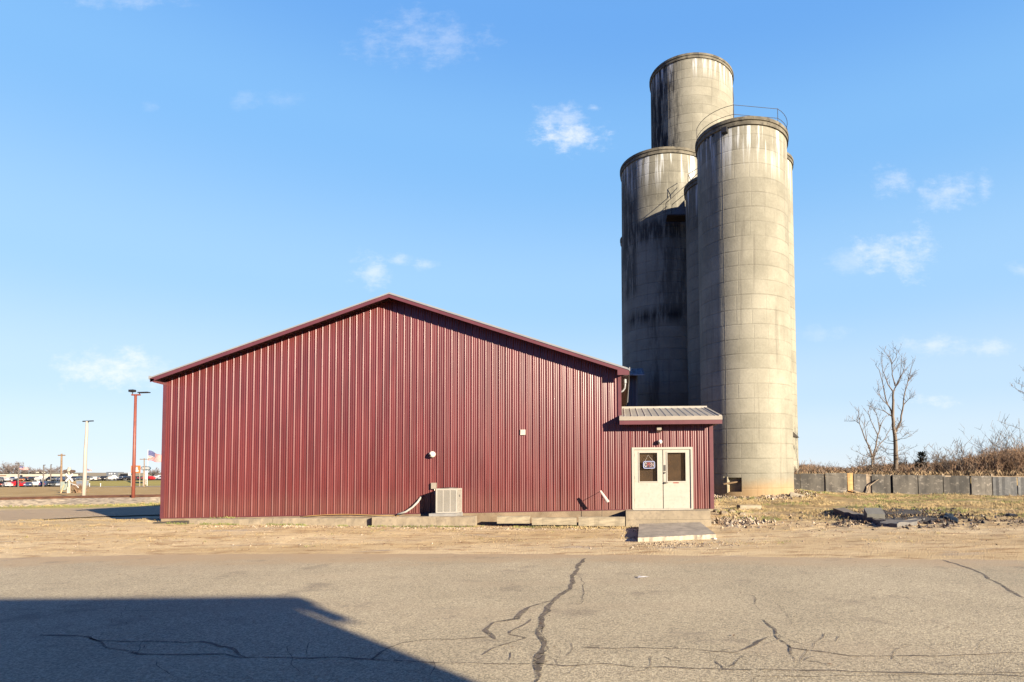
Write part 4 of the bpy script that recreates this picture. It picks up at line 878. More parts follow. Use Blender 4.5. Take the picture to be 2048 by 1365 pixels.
for _ in range(1900):
    m_ = rg.random()
    if m_ < .35: x, y = rg.uniform(-4.3, -.1), rg.uniform(19.3, 19.92)
    elif m_ < .8: x, y = rg.uniform(3.2, 22), rg.gauss(20.6, 1.1)
    else: x, y = rg.uniform(-22, 3), rg.uniform(14.2, 19)
    if y < 13.8: continue
    z = gz(x, y)+rg.uniform(.004, .02); s = rg.uniform(.015, .04); a_ = rg.uniform(0, 6.3); c, s_ = math.cos(a_)*s, math.sin(a_)*s
    lf.add([(x-c, y-s_, z), (x+s_*.5, y-c*.5, z+rg.uniform(0, .02)), (x+c, y+s_, z+rg.uniform(0, .015)), (x-s_*.5, y+c*.5, z+rg.uniform(0, .02))], [(0, 1, 2, 3)])
for _ in range(60):
    x, y = rg.uniform(-10, 8), rg.uniform(5, 12); s = rg.uniform(.012, .035); a_ = rg.uniform(0, 6.3); c, s_ = math.cos(a_)*s, math.sin(a_)*s
    lf.add([(x-c, y-s_, .008), (x+s_*.4, y-c*.4, .012), (x+c, y+s_, .01), (x-s_*.4, y+c*.4, .012)], [(0, 1, 2, 3)])
tag(lf.build('fallen_leaves', M('brown_leaf', (.17, .085, .04), .85, var=.5, scale=4.)), kind='stuff')
p = gp(1287, 1155, .01); q = MB(); q.add([(p.x-.1, p.y-.02, .008), (p.x+.09, p.y-.03, .02), (p.x+.1, p.y+.03, .012), (p.x-.08, p.y+.05, .03), (p.x, p.y, .03)], [(0, 1, 4), (1, 2, 4), (2, 3, 4), (3, 0, 4)]); tag(q.build('paper_scrap', M('white_paper', (.55, .52, .5), .8), origin=p), 'small white paper scrap on the sunlit asphalt', 'litter')

# ------------------------------------------------------------------ bare trees and shrubs
BARK = M('grey_bark', (.15, .115, .085), .9, var=.35, scale=4., stretch=(1, 1, .3)); TWIG = M('brown_twig', (.135, .1, .075), .9, var=.3); RTWIG = M('reddish_twig', (.21, .128, .075), .9, var=.35, scale=2.)
TWMIN = .011
def limb(mb, pts, r0, r1, rg, n=5, tw=0, twl=1., up=.6, depth=1):
    k = len(pts)-1; fine = []
    for i in range(k):
        for j in range(3): fine.append(pts[i].lerp(pts[i+1], j/3)+Vector((rg.gauss(0, 1), rg.gauss(0, 1), rg.gauss(0, 1)))*(.01 if i or j else 0))
    fine.append(pts[-1]); m_ = len(fine)-1
    mb.tube(fine, [r0+(r1-r0)*(i/m_)**.8 for i in range(m_+1)], n)
    for _ in range(tw):
        t = rg.uniform(.15, 1); i = min(m_-1, int(t*m_)); p = fine[i].lerp(fine[i+1], t*m_-i); d = (fine[i+1]-fine[i]).normalized()
        v = Vector((rg.gauss(0, 1), rg.gauss(0, 1), rg.gauss(0, .5))).normalized(); dd = (d*.6+v*.75+Vector((0, 0, up*.6))).normalized(); L = twl*rg.uniform(.4, 1.1)
        bend = Vector((rg.gauss(0, .2), rg.gauss(0, .2), .25))*L*.4
        q_ = [p, p+dd*L*.5+bend*.2, p+dd*L+bend]; rr_ = max(TWMIN, (r0+(r1-r0)*t)*.45)
        limb(mb, q_, rr_, .004, rg, 4 if depth else 3, 3 if depth else 0, twl*.5, up, depth-1) if depth > 0 else mb.tube(q_, [rr_, rr_*.7, max(.003, TWMIN*.5)], 3, False)
def px_tree(name, label, cat, Y, trunk, limbs, r0, seed, tw=7, twl=.9):
    rg = random.Random(seed); P = lambda q, k=0.: at(1680+q[0]/4.875, 680+q[1]/4.875, Y+k)
    base = P(trunk[0]); zg = gz(base.x, Y, False); T = thing(name, label, cat, (base.x, Y, zg), 'bare trees behind the fence')
    mb = MB(); tp = [P(q) for q in trunk]; tp[0].z = zg-.1; limb(mb, tp, r0, r0*.38, rg, 7, 0); mb.build('trunk', BARK, T, smooth=True)
    cb = MB()
    for i, (rs, L) in enumerate(limbs):
        off = rg.uniform(-1.2, 1.2); pts = [P(q, off*j/len(L)) for j, q in enumerate(L)]
        limb(cb, pts, r0*rs, .010, rg, 5, tw, twl)
    tp2 = tp[1:]; 
    for _ in range(16):
        p = tp[0].lerp(tp[min(3, len(tp)-1)], rg.uniform(.2, 1)); a = rg.uniform(0, 6.3); L = rg.uniform(.6, 1.7)
        limb(cb, [p, p+Vector((math.cos(a), math.sin(a)*.8, .12))*L*.5, p+Vector((math.cos(a), math.sin(a)*.8, .35))*L], .022, .005, rg, 4, 4, .5, .2)
    cb.build('crown', TWIG, T); return T
px_tree('bare_tree', 'tallest bare tree behind the black fence, right of the silos', 'tree', 40., [(540, 1290), (543, 1100), (540, 950), (522, 850), (515, 740), (520, 600), (520, 510)],
    [(.4, [(520, 850), (503, 700), (450, 600), (425, 460), (380, 290), (345, 240)]), (.3, [(520, 510), (470, 440), (420, 310), (400, 160)]), (.32, [(520, 510), (545, 450), (590, 350), (605, 130)]), (.26, [(538, 450), (510, 340), (505, 240), (550, 170), (555, 100)]), (.2, [(505, 240), (495, 205), (465, 150)]),
     (.45, [(543, 900), (590, 790), (615, 640), (630, 530), (660, 410), (690, 300), (710, 190)]), (.25, [(505, 745), (420, 690), (310, 660)]), (.22, [(615, 640), (660, 590), (690, 560)]), (.18, [(660, 410), (715, 350)]), (.2, [(560, 440), (610, 330), (645, 215)]), (.22, [(470, 640), (400, 570), (380, 510)])], .17, 3, 7, .8)
px_tree('bare_tree', 'smaller forked bare tree left of the tallest tree behind the fence', 'tree', 38.5, [(308, 1300), (310, 1240), (315, 1140)],
    [(.7, [(315, 1140), (290, 1060), (230, 930), (190, 820), (178, 660)]), (.25, [(190, 820), (160, 795), (135, 785)]), (.75, [(315, 1140), (345, 1070), (370, 930), (400, 820), (455, 735)]), (.35, [(370, 930), (300, 790), (270, 690)]), (.45, [(320, 1180), (370, 1040), (440, 960), (500, 840)]), (.3, [(385, 880), (365, 760), (355, 720)]), (.3, [(260, 1000), (250, 900), (235, 810)])], .10, 9, 6, .7)
def shrub_mesh(seed, h, spread, n, tw, r=.02, lean=0.):
    rg = random.Random(seed); mb = MB()
    for _ in range(n):
        a = rg.uniform(0, 6.3); b = Vector((rg.gauss(0, spread*.35), rg.gauss(0, spread*.3), -.05)); L = h*rg.uniform(.45, 1.05)
        d = Vector((math.cos(a)*rg.uniform(.1, .6)+lean, math.sin(a)*rg.uniform(.1, .5), 1)).normalized()
        pts = [b, b+d*L*.5+Vector((rg.gauss(0, .05), 0, 0)), b+d*L+Vector((math.cos(a), math.sin(a), -.1))*L*.18]
        limb(mb, pts, r*rg.uniform(.6, 1.2), .004, rg, 4, tw, h*.33, .5, 1)
    return mb
protos = {}
def shrub(px, ytop, Y, kind, mat, label, seed, cat='shrub', wpx=40, n=16, tw=6, group='shrubs behind the black fence'):
    p = at(px, ytop, Y); zg = gz(p.x, Y, False); h = p.z-zg; spread = wpx/1200*Y*.9
    o = shrub_mesh(seed, h, spread, n, tw, .016+.004*h).build(kind, mat, world=False); o.location = (p.x, Y, zg); return tag(o, label, cat, group)
BR = 'brown bare shrub '; 
for i, (px, yt, Y, kd, mt, lab, w_, n, tw) in enumerate((
    (1612, 924, 60, 'bare_shrub', RTWIG, 'rust brown shrub just right of the silo edge behind the fence', 55, 26, 6),
    (1650, 926, 64, 'bare_shrub', TWIG, 'grey brown shrub rising behind the third black fence board', 45, 24, 6),
    (1708, 928, 56, 'bare_shrub', TWIG, 'low grey shrub behind the plywood strip of the fence', 60, 24, 6),
    (1728, 915, 52, 'bare_shrub', TWIG, 'thin pale shrub just left of the forked bare tree', 20, 12, 6),
    (1768, 918, 43, 'bare_shrub', RTWIG, 'reddish thicket shrub at the foot of the tallest tree', 60, 28, 6),
    (1812, 914, 42, 'bare_shrub', TWIG, 'tangled brown shrub right of the tallest tree trunk', 70, 30, 7),
    (1872, 902, 41, 'bare_shrub', TWIG, 'brown shrub with tall sticks right of the dark evergreen', 60, 24, 6),
    (1912, 886, 43, 'bare_shrub', BARK, 'tall grey stick shrub behind the middle of the black boards', 55, 20, 6),
    (1960, 905, 40, 'bare_shrub', RTWIG, 'rust brown shrub behind the last grey fence boards', 60, 30, 6),
    (1985, 880, 41, 'bare_shrub', TWIG, 'spiky brown shrub left of the rust coloured bush', 55, 24, 6),
    (2020, 846, 43, 'bare_shrub', BARK, 'tallest bare shrub at the right photo edge above the rust coloured bush', 90, 18, 7),
    (2022, 893, 37.5, 'rust_bush', RTWIG, 'dense rust coloured bush at the right photo edge behind the fence', 95, 60, 7))):
    shrub(px, yt, Y, kd, mt, lab, 100+i, 'bush' if kd == 'rust_bush' else 'shrub', w_, n, tw)
# dark evergreen
p = at(1843, 906, 41); zg = gz(p.x, 41, False); T = thing('evergreen_shrub', 'small dark evergreen among brown shrubs behind the fence', 'shrub', (p.x, 41, zg), 'shrubs behind the black fence'); mb = MB(); rg = random.Random(6)
for _ in range(420):
    h_ = rg.uniform(.1, 1); a = rg.uniform(0, 6.3); rr_ = (1.1-h_*.8)*rg.uniform(.2, .8)*.75; c = Vector((p.x+rr_*math.cos(a), 41+rr_*math.sin(a), zg+h_*(p.z-zg))); d = Vector((math.cos(a), math.sin(a), .5)).normalized()*rg.uniform(.1, .3); s_ = d.cross(Vector((0, 0, 1))).normalized()*.06
    mb.add([c-s_, c+s_, c+d+s_*.3, c+d-s_*.3], [(0, 1, 2, 3)])
mb.build('foliage', M('dark_evergreen', (.03, .036, .025), .8, var=.4), T); mb = MB(); mb.tube([(p.x, 41, zg-.1), (p.x+.05, 41, p.z-.1)], [.05, .01], 5); mb.build('stem', BARK, T)
# edge tree poking in from the right
p = at(2068, 770, 38); T = thing('bare_tree', 'bare tree at the right photo edge with only its branch tips showing', 'tree', (p.x+1.2, 38, gz(p.x, 38, False)), 'bare trees behind the fence')
rg = random.Random(17); mb = MB(); b0 = Vector((p.x+1.2, 38, gz(p.x, 38, False)-.1)); tpz = at(2068, 770, 38); limb(mb, [b0, b0+Vector((.1, 0, 2.5)), b0+Vector((.0, 0, 4.6))], .16, .08, rg, 7); mb.build('trunk', BARK, T)
mb = MB()
for (ex, ey) in ((2036, 766), (2031, 778), (2040, 785), (2050, 745), (2090, 720), (2130, 740), (2045, 800)):
    e = at(ex, ey, 38+rg.uniform(-.8, .8)); s_ = b0+Vector((0, 0, rg.uniform(3.2, 4.6))); limb(mb, [s_, s_.lerp(e, .5)+Vector((0, 0, .15)), e], .05, .008, rg, 5, 9, .6)
mb.build('crown', TWIG, T)
# brushy band reading as one mass
bm = MB(); rg = random.Random(12)
for _ in range(5200):
    px = rg.uniform(1575, 2140); Y = rg.uniform(36.5, 75); p = at(px, 950, Y)
    if math.hypot(p.x-10.24, Y-43) < 2.8: continue
    zg = gz(p.x, Y, False)-.05; ht = interp(px, [(1580, 922), (1650, 932), (1700, 934), (1760, 926), (1830, 924), (1900, 918), (1960, 906), (2010, 895), (2048, 888), (2140, 880)]); L = max(.35, (at(px, ht, Y).z-zg)*rg.uniform(.3, .95))
    b = Vector((p.x, Y, zg)); d = Vector((rg.gauss(0, .3), rg.gauss(0, .3), 1)).normalized(); m1 = b+d*L*.5; e = b+d*L+Vector((rg.gauss(0, .15), 0, 0))*L
    w0 = .005+.00034*Y; bm.cur = 0 if rg.random() < .45 else 1
    bm.tube([b, m1, e], [w0*1.6, w0*1.1, w0*.5], 3, False)
    for _ in range(5):
        t = rg.uniform(.25, .95); s_ = b.lerp(e, t); v = Vector((rg.gauss(0, .6), rg.gauss(0, .4), rg.uniform(.3, 1))).normalized()*L*rg.uniform(.15, .4); bm.tube([s_, s_+v], [w0*.8, w0*.35], 3, False)
tag(bm.build('brush_thicket', [TWIG, RTWIG]), kind='stuff')

# ------------------------------------------------------------------ far left: poles, crossing, lots
RP = thing('lamp_pole', 'red painted steel pole with two black floodlights beside the building', 'light pole', (at(266.5, 1007, 43).x, 43, -.05))
PR = M('red_pole_paint', (.19, .05, .032), .55, var=.15)
pb_, pt_ = at(266, 1009, 43), at(271.3, 790, 43)
q = MB(); q.tube([(pb_.x, 43, -.2), pt_], [.115, .085], 10); q.build('pole', PR, RP, smooth=True)
q = MB(); ab, ac = at(263.5, 789.5, 43), at(280.5, 791, 43); q.cbox((ab+ac)/2, (ac-ab).length, .1, .1); q.build('crossarm', PR, RP)
for pts, fl_ in (([at(264.5, 789, 43), at(265.5, 784, 43)], ((260, 782.5), (269, 782), .16)), ([at(278.5, 790, 43), at(279, 786, 43)], ((278, 785.8), (298, 785.2), .07))):
    q = MB(); q.tube(pts, .03, 5); a1, a2 = at(*fl_[0], 43), at(*fl_[1], 43); dv = (a2-a1); q.cbox((a1+a2)/2, dv.length, .3, fl_[2], dv.normalized(), (0, 1, 0), dv.normalized().cross(Vector((0, 1, 0)))); q.build('floodlight', BLK, RP)
WP_ = thing('utility_pole', 'leaning pale wooden pole with a dark crossbar by the railway', 'utility pole', (at(168, 988, 52).x, 52, .2), 'utility poles')
q = MB(); pts = [at(167.5, 992, 52), at(169.5, 950, 52), at(171, 900, 52), at(173.5, 865, 52), at(174, 843, 52)]; pts[0].z = 0.; q.tube(pts, [.16, .135, .12, .11, .095], 8); q.build('pole', M('bleached_wood', (.36, .31, .265), .85, var=.15, stretch=(1, 1, .2)), WP_, smooth=True)
q = MB(); q.tube([at(165.5, 843.2, 52), at(187, 842.3, 52)], .05, 6); q.tube([at(171.5, 843, 52), at(174, 849, 52), at(177.5, 843, 52)], .03, 4); q.build('crossbar', BLK, WP_)
BP = M('brown_pole_wood', (.19, .125, .075), .85, var=.2)
def tpole(px, yt, yb, Y, w, label, r=.15, cat='utility pole', arm='x'):
    b, t = at(px, yb, Y), at(px+(1.3 if px < 200 else 0), yt, Y); zg = gz(b.x, Y, False); T = thing('utility_pole', label, cat, (b.x, Y, zg), 'utility poles')
    q = MB(); q.tube([(b.x, Y, zg-.2), t], [r, r*.75], 7); q.build('pole', BP, T); q = MB(); q.tube([t+Vector((-w, 0, -.25)), t+Vector((w, 0, -.25))], .09, 5); q.build('crossarm', BP, T)
tpole(122, 908, 985, 95, .5*14/1200*95, 'brown wooden pole with one crossarm left of the crossing sign', .15)
tpole(288.5, 917, 973, 150, 1.1, 'far thin pole with a short crossarm behind the oval sign', .13)
# crossing signal
XS = thing('railroad_crossing_signal', 'white crossbuck railroad crossing signal beyond the rails', 'crossing signal', (at(138, 988, 78).x, 78, -.1)); Y = 78.; WS = M('white_sign_face', (.5, .5, .5), .5); GS = M('grey_signal_steel', (.3, .28, .24), .6)
b = at(138.5, 988, Y); zg = gz(b.x, Y, False)
q = MB(); q.tube([(b.x, Y, zg-.2), at(138.5, 941, Y)], .13, 8); q.tube([at(136, 975, Y-.2), at(136, 990, Y-.2)], .14, 6); q.build('mast', M('tan_mast', (.38, .31, .24), .7), XS)
q = MB(); 
for a1, a2 in (((131.5, 948), (146, 963.5)), ((131.5, 963.5), (146, 948))):
    A1, A2 = at(*a1, Y-.3-(.05 if a1[1] < 950 else 0)), at(*a2, Y-.3-(.05 if a1[1] < 950 else 0)); dv = A2-A1; q.cbox((A1+A2)/2, dv.length, .03, .22, dv.normalized(), (0, 1, 0), dv.normalized().cross(Vector((0, 1, 0))))
q.build('crossbuck', WS, XS)
q = MB(); q.tube([at(131, 943, Y-.2), at(146, 943, Y-.2)], .06, 5); q.build('light_arm', GS, XS)
for px_ in (131.5, 145.5): 
    q = MB(); c_ = at(px_, 943, Y-.25); q.tube([c_+Vector((0, -.2, 0)), c_+Vector((0, .25, 0))], [.2, .16], 12); q.build('signal_light', M('brown_signal', (.09, .06, .045), .6), XS)
q = MB(); c_ = at(138.5, 940, Y); q.tube([c_+Vector((0, 0, -.2)), c_+Vector((0, 0, .35))], [.3, .12], 10); q.build('bell', GS, XS)
q = MB(); A1 = at(130, 970, Y+.4); q.box(A1.x-.5, A1.x+.35, Y+.3, Y+.8, zg+.4, zg+1.5); q.build('relay_box', M('pale_green_box', (.26, .3, .26), .6), XS)
q = MB(); q.tube([at(121.5, 987, Y), at(128, 970, Y)], .07, 5); q.build('brace', M('tan_brace', (.4, .29, .16), .8), XS)
q = MB(); q.tube([at(146, 969, Y-.3), at(153, 971, Y-.4), at(157, 976, Y-.5)], .05, 5); q.build('gate_arm', WS, XS)
q = MB(); A1, A2 = at(152, 972, 82), at(167, 962.5, 82); q.box(A1.x, A2.x, 82, 82.8, A1.z, A2.z); zc = A1.z
CB = thing('signal_cabinet', 'blue grey signal cabinet between the crossing signal and the pale pole', 'cabinet', (A1.x, 82, zc)); q.build('enclosure', M('blue_grey_cabinet', (.17, .2, .25), .5), CB); q = MB(); q.box(A1.x-.06, A2.x+.06, 81.95, 82.85, A2.z+.002, A2.z+.1); q.build('lid', GS, CB)
for k_ in (0.1, .8): q = MB(); xx_ = A1.x+(A2.x-A1.x)*k_; q.box(xx_, xx_+.12, 82.1, 82.6, gz(xx_, 82, False)-.1, zc); q.build('leg', GS, CB)
o = shrub_mesh(55, 1.25, 1., 60, 6, .05).build('rust_bush', RTWIG, world=False); o.location = (at(158, 985, 80).x, 80, gz(-70, 80, False)); tag(o, 'rust green bush under the blue grey signal cabinet', 'bush')
# buildings
CW = M('cream_wall', (.40, .37, .31), .7, var=.05); GW = M('grey_brown_wall', (.15, .135, .115), .7, var=.08); BGW = M('blue_grey_front', (.105, .12, .145), .5, var=.12); DKW = M('dark_opening', (.02, .02, .022), .3)
def bld_box(T, name, px0, px1, yt0, yb, Y, dep, mat, yt1=None, extra=0):
    a, b = at(px0, yt0, Y), at(px1, yt0 if yt1 is None else yt1, Y); mb = MB(); zlo = gz(a.x, Y, False)-.3 if yb is None else at(px0, yb, Y).z
    mb.hexa([(a.x, Y, zlo), (b.x, Y, zlo), (b.x, Y+dep, zlo), (a.x, Y+dep, zlo)], [(a.x, Y, a.z), (b.x, Y, b.z), (b.x, Y+dep, b.z), (a.x, Y+dep, a.z)]); return mb.build(name, mat, T)
T = thing('warehouse', 'long low cream building with a dark flat roof edge at far left', 'building', (at(50, 960, 262).x, 262, 1.2))
bld_box(T, 'wall', -140, 98.5, 948.5, None, 262, 14, CW); bld_box(T, 'roof', -142, 99.5, 947, 948.3, 261.7, 15, M('dark_roof_edge', (.05, .045, .04), .6))
for a_ in ((40, 44.5, 950.5, 956), (36, 48, 957.5, 961.5), (62, 71, 957.5, 961.5), (-4, 12, 950.6, 952.6)): bld_box(T, 'window', *a_, 261.85, .2, DKW if a_[0] > 0 else M('brown_awning', (.2, .12, .08), .7))
for px_ in (72.7, 85): bld_box(T, 'roof_vent', px_-1.2, px_+1.2, 944.2, 947.2, 263, 1., CW)
T = thing('long_building', 'long grey brown flat building behind the parked cars', 'building', (at(160, 960, 278).x, 278, 1.2))
bld_box(T, 'wall', 98, 262, 945.5, None, 278, 30, GW, 946.5); bld_box(T, 'dark_bay', 185, 212, 953.2, 961, 277.6, .3, DKW)
T = thing('showroom', 'blue grey showroom block with pale window spots at the end of the long building', 'building', (at(228, 960, 266).x, 266, 1.2))
bld_box(T, 'wall', 212.5, 233, 944.5, None, 266, 4, BGW); bld_box(T, 'side_wing', 233.2, 256, 946, None, 267, 3, M('mid_grey_wing', (.15, .15, .15), .6)); bld_box(T, 'canopy', 240, 257, 948, 950, 265, 2, DKW)
for a_ in ((217.5, 220, 946.8, 949.2), (221.5, 224.5, 946.3, 949.2), (228, 230.5, 946.8, 949.)): bld_box(T, 'wall_mark', *a_, 265.9, .06, WS)
bld_box(T, 'door', 228.5, 231.5, 954, 959.5, 265.9, .08, DKW)
T = thing('shop_building', 'far pale low building right of the oval sign with a brown roof', 'building', (at(312, 960, 260).x, 260, 1.2)); bld_box(T, 'wall', 303, 345, 957.5, None, 260, 8, CW); bld_box(T, 'roof', 302, 345, 955.5, 957.6, 259.6, 9, M('brown_roof', (.17, .1, .07), .8))
T = thing('shop_building', 'far dark brick building behind the orange sign posts', 'building', (at(297, 960, 270).x, 270, 1.2)); bld_box(T, 'wall', 292, 303, 957.5, None, 270, 8, M('brown_brick_wall', (.16, .1, .08), .8)); bld_box(T, 'roof', 291.5, 303.5, 956.2, 957.6, 269.7, 9, DKW)
# pylon signs
T = thing('orange_sign', 'orange framed square sign on two posts behind the red pole', 'sign', (at(270, 975, 160).x, 160, -.2)); Y = 160
for px_ in (262.5, 279.5): q = MB(); p = at(px_, 976, Y); q.tube([(p.x, Y, gz(p.x, Y, False)-.3), at(px_, 932, Y)], .075, 6); q.build('post', M('pale_post', (.3, .25, .2), .7), T)
bld_box(T, 'panel', 263.2, 278.8, 931.5, 946.5, Y-.3, .4, M('orange_sign_face', (.5, .13, .03), .5)); bld_box(T, 'emblem', 267, 275.5, 934.2, 943.6, Y-.36, .05, M('grey_emblem', (.3, .3, .34), .5)); bld_box(T, 'emblem_base', 268, 276.8, 940.6, 944., Y-.42, .05, WS)
q = MB(); c1, c2 = at(270.5, 934.6, Y-.42), at(276.5, 939.8, Y-.42); q.prism([(c1.x, c2.z), (c2.x, c2.z), ((c1.x+c2.x)/2, c1.z)], Y-.45, Y-.41); q.build('emblem_mark', WS, T)
T = thing('oval_sign', 'dark blue oval sign with white script on a pole', 'sign', (at(291, 973, 165).x, 165, -.2)); Y = 165.; c_ = at(291, 937, Y); ea, eb = (at(301, 937, Y)-at(281, 937, Y)).length/2, .62
q = MB(); q.prism([(c_.x+ea*math.cos(t*pi/18), c_.z+eb*math.sin(t*pi/18)) for t in range(36)], Y-.2, Y+.2); q.build('panel', M('dark_blue_oval', (.05, .09, .13), .4), T)
q = MB(); n_ = 36
for s_ in (.88,):
    ring = [Vector((c_.x+ea*s_*math.cos(t*2*pi/n_), Y-.24, c_.z+eb*s_*math.sin(t*2*pi/n_))) for t in range(n_+1)]; q.tube(ring, .03, 4, False)
for k_ in range(5):
    xx_ = c_.x-ea*.6+k_*ea*.28; q.tube([Vector((xx_, Y-.24, c_.z-.25)), Vector((xx_+.15, Y-.24, c_.z+.3)), Vector((xx_+.45, Y-.24, c_.z+.22)), Vector((xx_+.3, Y-.24, c_.z-.28)), Vector((xx_+.55, Y-.24, c_.z-.1))], .07, 4, False)
q.build('script', WS, T)
q = MB(); p = at(286.5, 973, Y); q.tube([(p.x, Y, gz(p.x, Y, False)-.3), (p.x, Y, c_.z-.4)], .12, 8); q.build('pole', M('pale_post', (.42, .36, .3), .7), T)
T = thing('pylon', 'plain white pylon panel standing behind the oval sign pole', 'sign', (at(290.5, 960, 178).x, 178, .7)); bld_box(T, 'panel', 288.7, 292.3, 943, 959, 178, .4, WS); bld_box(T, 'foot', 289.5, 291.5, 959.2, 969.5, 178.1, .3, GS)
T = thing('pylon', 'white pylon panel at the right end of the showroom wing', 'sign', (at(257.5, 960, 240).x, 240, 1.)); bld_box(T, 'panel', 256.3, 259.6, 945.5, 957, 240, .5, WS); bld_box(T, 'foot', 257, 259, 957.2, 962.5, 240.1, .3, GS)
# flags
def flag(px, yt, Y, w, h, droop, label, pole_y):
    p = at(px, yt, Y); zg = gz(p.x, Y, False); T = thing('flag', label, 'flag', (p.x, Y, zg), 'flags flying over the lots'); q = MB(); q.tube([(p.x, Y, zg-.1), (p.x, Y, p.z+.3)], [.09, .05], 6); q.build('flagpole', M('white_flagpole', (.5, .49, .47), .4), T)
    q = MB(); nu, nv = 16, 13
    for j in range(nv+1):
        for i in range(nu+1):
            u, v = i/nu, j/nv; q.v.append((p.x+.05+w*u*.98, Y+.12*w*math.sin(u*7+v*1.2)*u, p.z-h*v*(1-.35*u)-droop*u**1.2+.03*w*math.sin(u*9)))
    for j in range(nv):
        for i in range(nu): q.f.append((j*(nu+1)+i, (j+1)*(nu+1)+i, (j+1)*(nu+1)+i+1, j*(nu+1)+i+1)); q.mi.append(2 if (i < 7 and j < 7) else j % 2)
    o = q.build('cloth', [M('flag_red', (.42, .06, .06), .8, var=.08), M('flag_white', (.5, .46, .44), .8, var=.05), M('flag_blue', (.06, .07, .19), .8, var=.1)], T, smooth=True)
    q = MB(); kx = w*7/16*.98
    for r_ in range(5):
        for c2_ in range(6):
            u, v = (c2_+.7)/6*7/16, (r_+.7)/5*7/13; xx_ = p.x+.05+w*u*.98; yy2 = Y+.12*w*math.sin(u*7+v*1.2)*u-.03; zz_ = p.z-h*v*(1-.35*u)-droop*u**1.2+.03*w*math.sin(u*9); s_ = w*.012; q.add([(xx_, yy2, zz_+s_), (xx_-s_, yy2, zz_), (xx_, yy2, zz_-s_), (xx_+s_, yy2, zz_)], [(0, 1, 2, 3)])
    q.build('star', _mc['flag_white'], o)
flag(296, 901.5, 185, 33/1200*185, 20/1200*185, 12.5/1200*185, 'largest stars and stripes flag, flying left of the red building', 970)
flag(39, 932.5, 225, 16/1200*225, 7/1200*225, 4/1200*225, 'faded stars and stripes flag above the cream building', 960)
flag(173.5, 938, 215, 9/1200*215, 4/1200*215, 2.5/1200*215, 'small stars and stripes flag just right of the pale pole', 960)
# street lamps of the lot
def lamp(px, yt, Y, arm, label):
    p = at(px, yt, Y); zg = gz(p.x, Y, False); T = thing('street_lamp', label, 'street lamp', (p.x, Y, zg), 'lamp posts of the parking lot'); q = MB(); q.tube([(p.x, Y, zg-.1), (p.x, Y, p.z)], [.2, .14], 6); q.build('post', M('dark_brown_post', (.06, .045, .035), .6), T)
    q = MB(); q.cbox((p.x+arm*.5, Y, p.z+.05), abs(arm), .35, .18); q.build('lamp_head', M('dark_brown_post', (.06, .045, .035), .6), T)
lamp(38, 928, 178, -1.0, 'dark street lamp with its head to the left, before the cream building')
lamp(87.5, 931, 178, .4, 'dark street lamp at the right part of the cream building'); lamp(102, 930, 215, .3, 'thinnest dark lamp post, left of the brown wooden pole'); lamp(132.5, 940, 200, .25, 'short lamp post rising just behind the crossing signal')
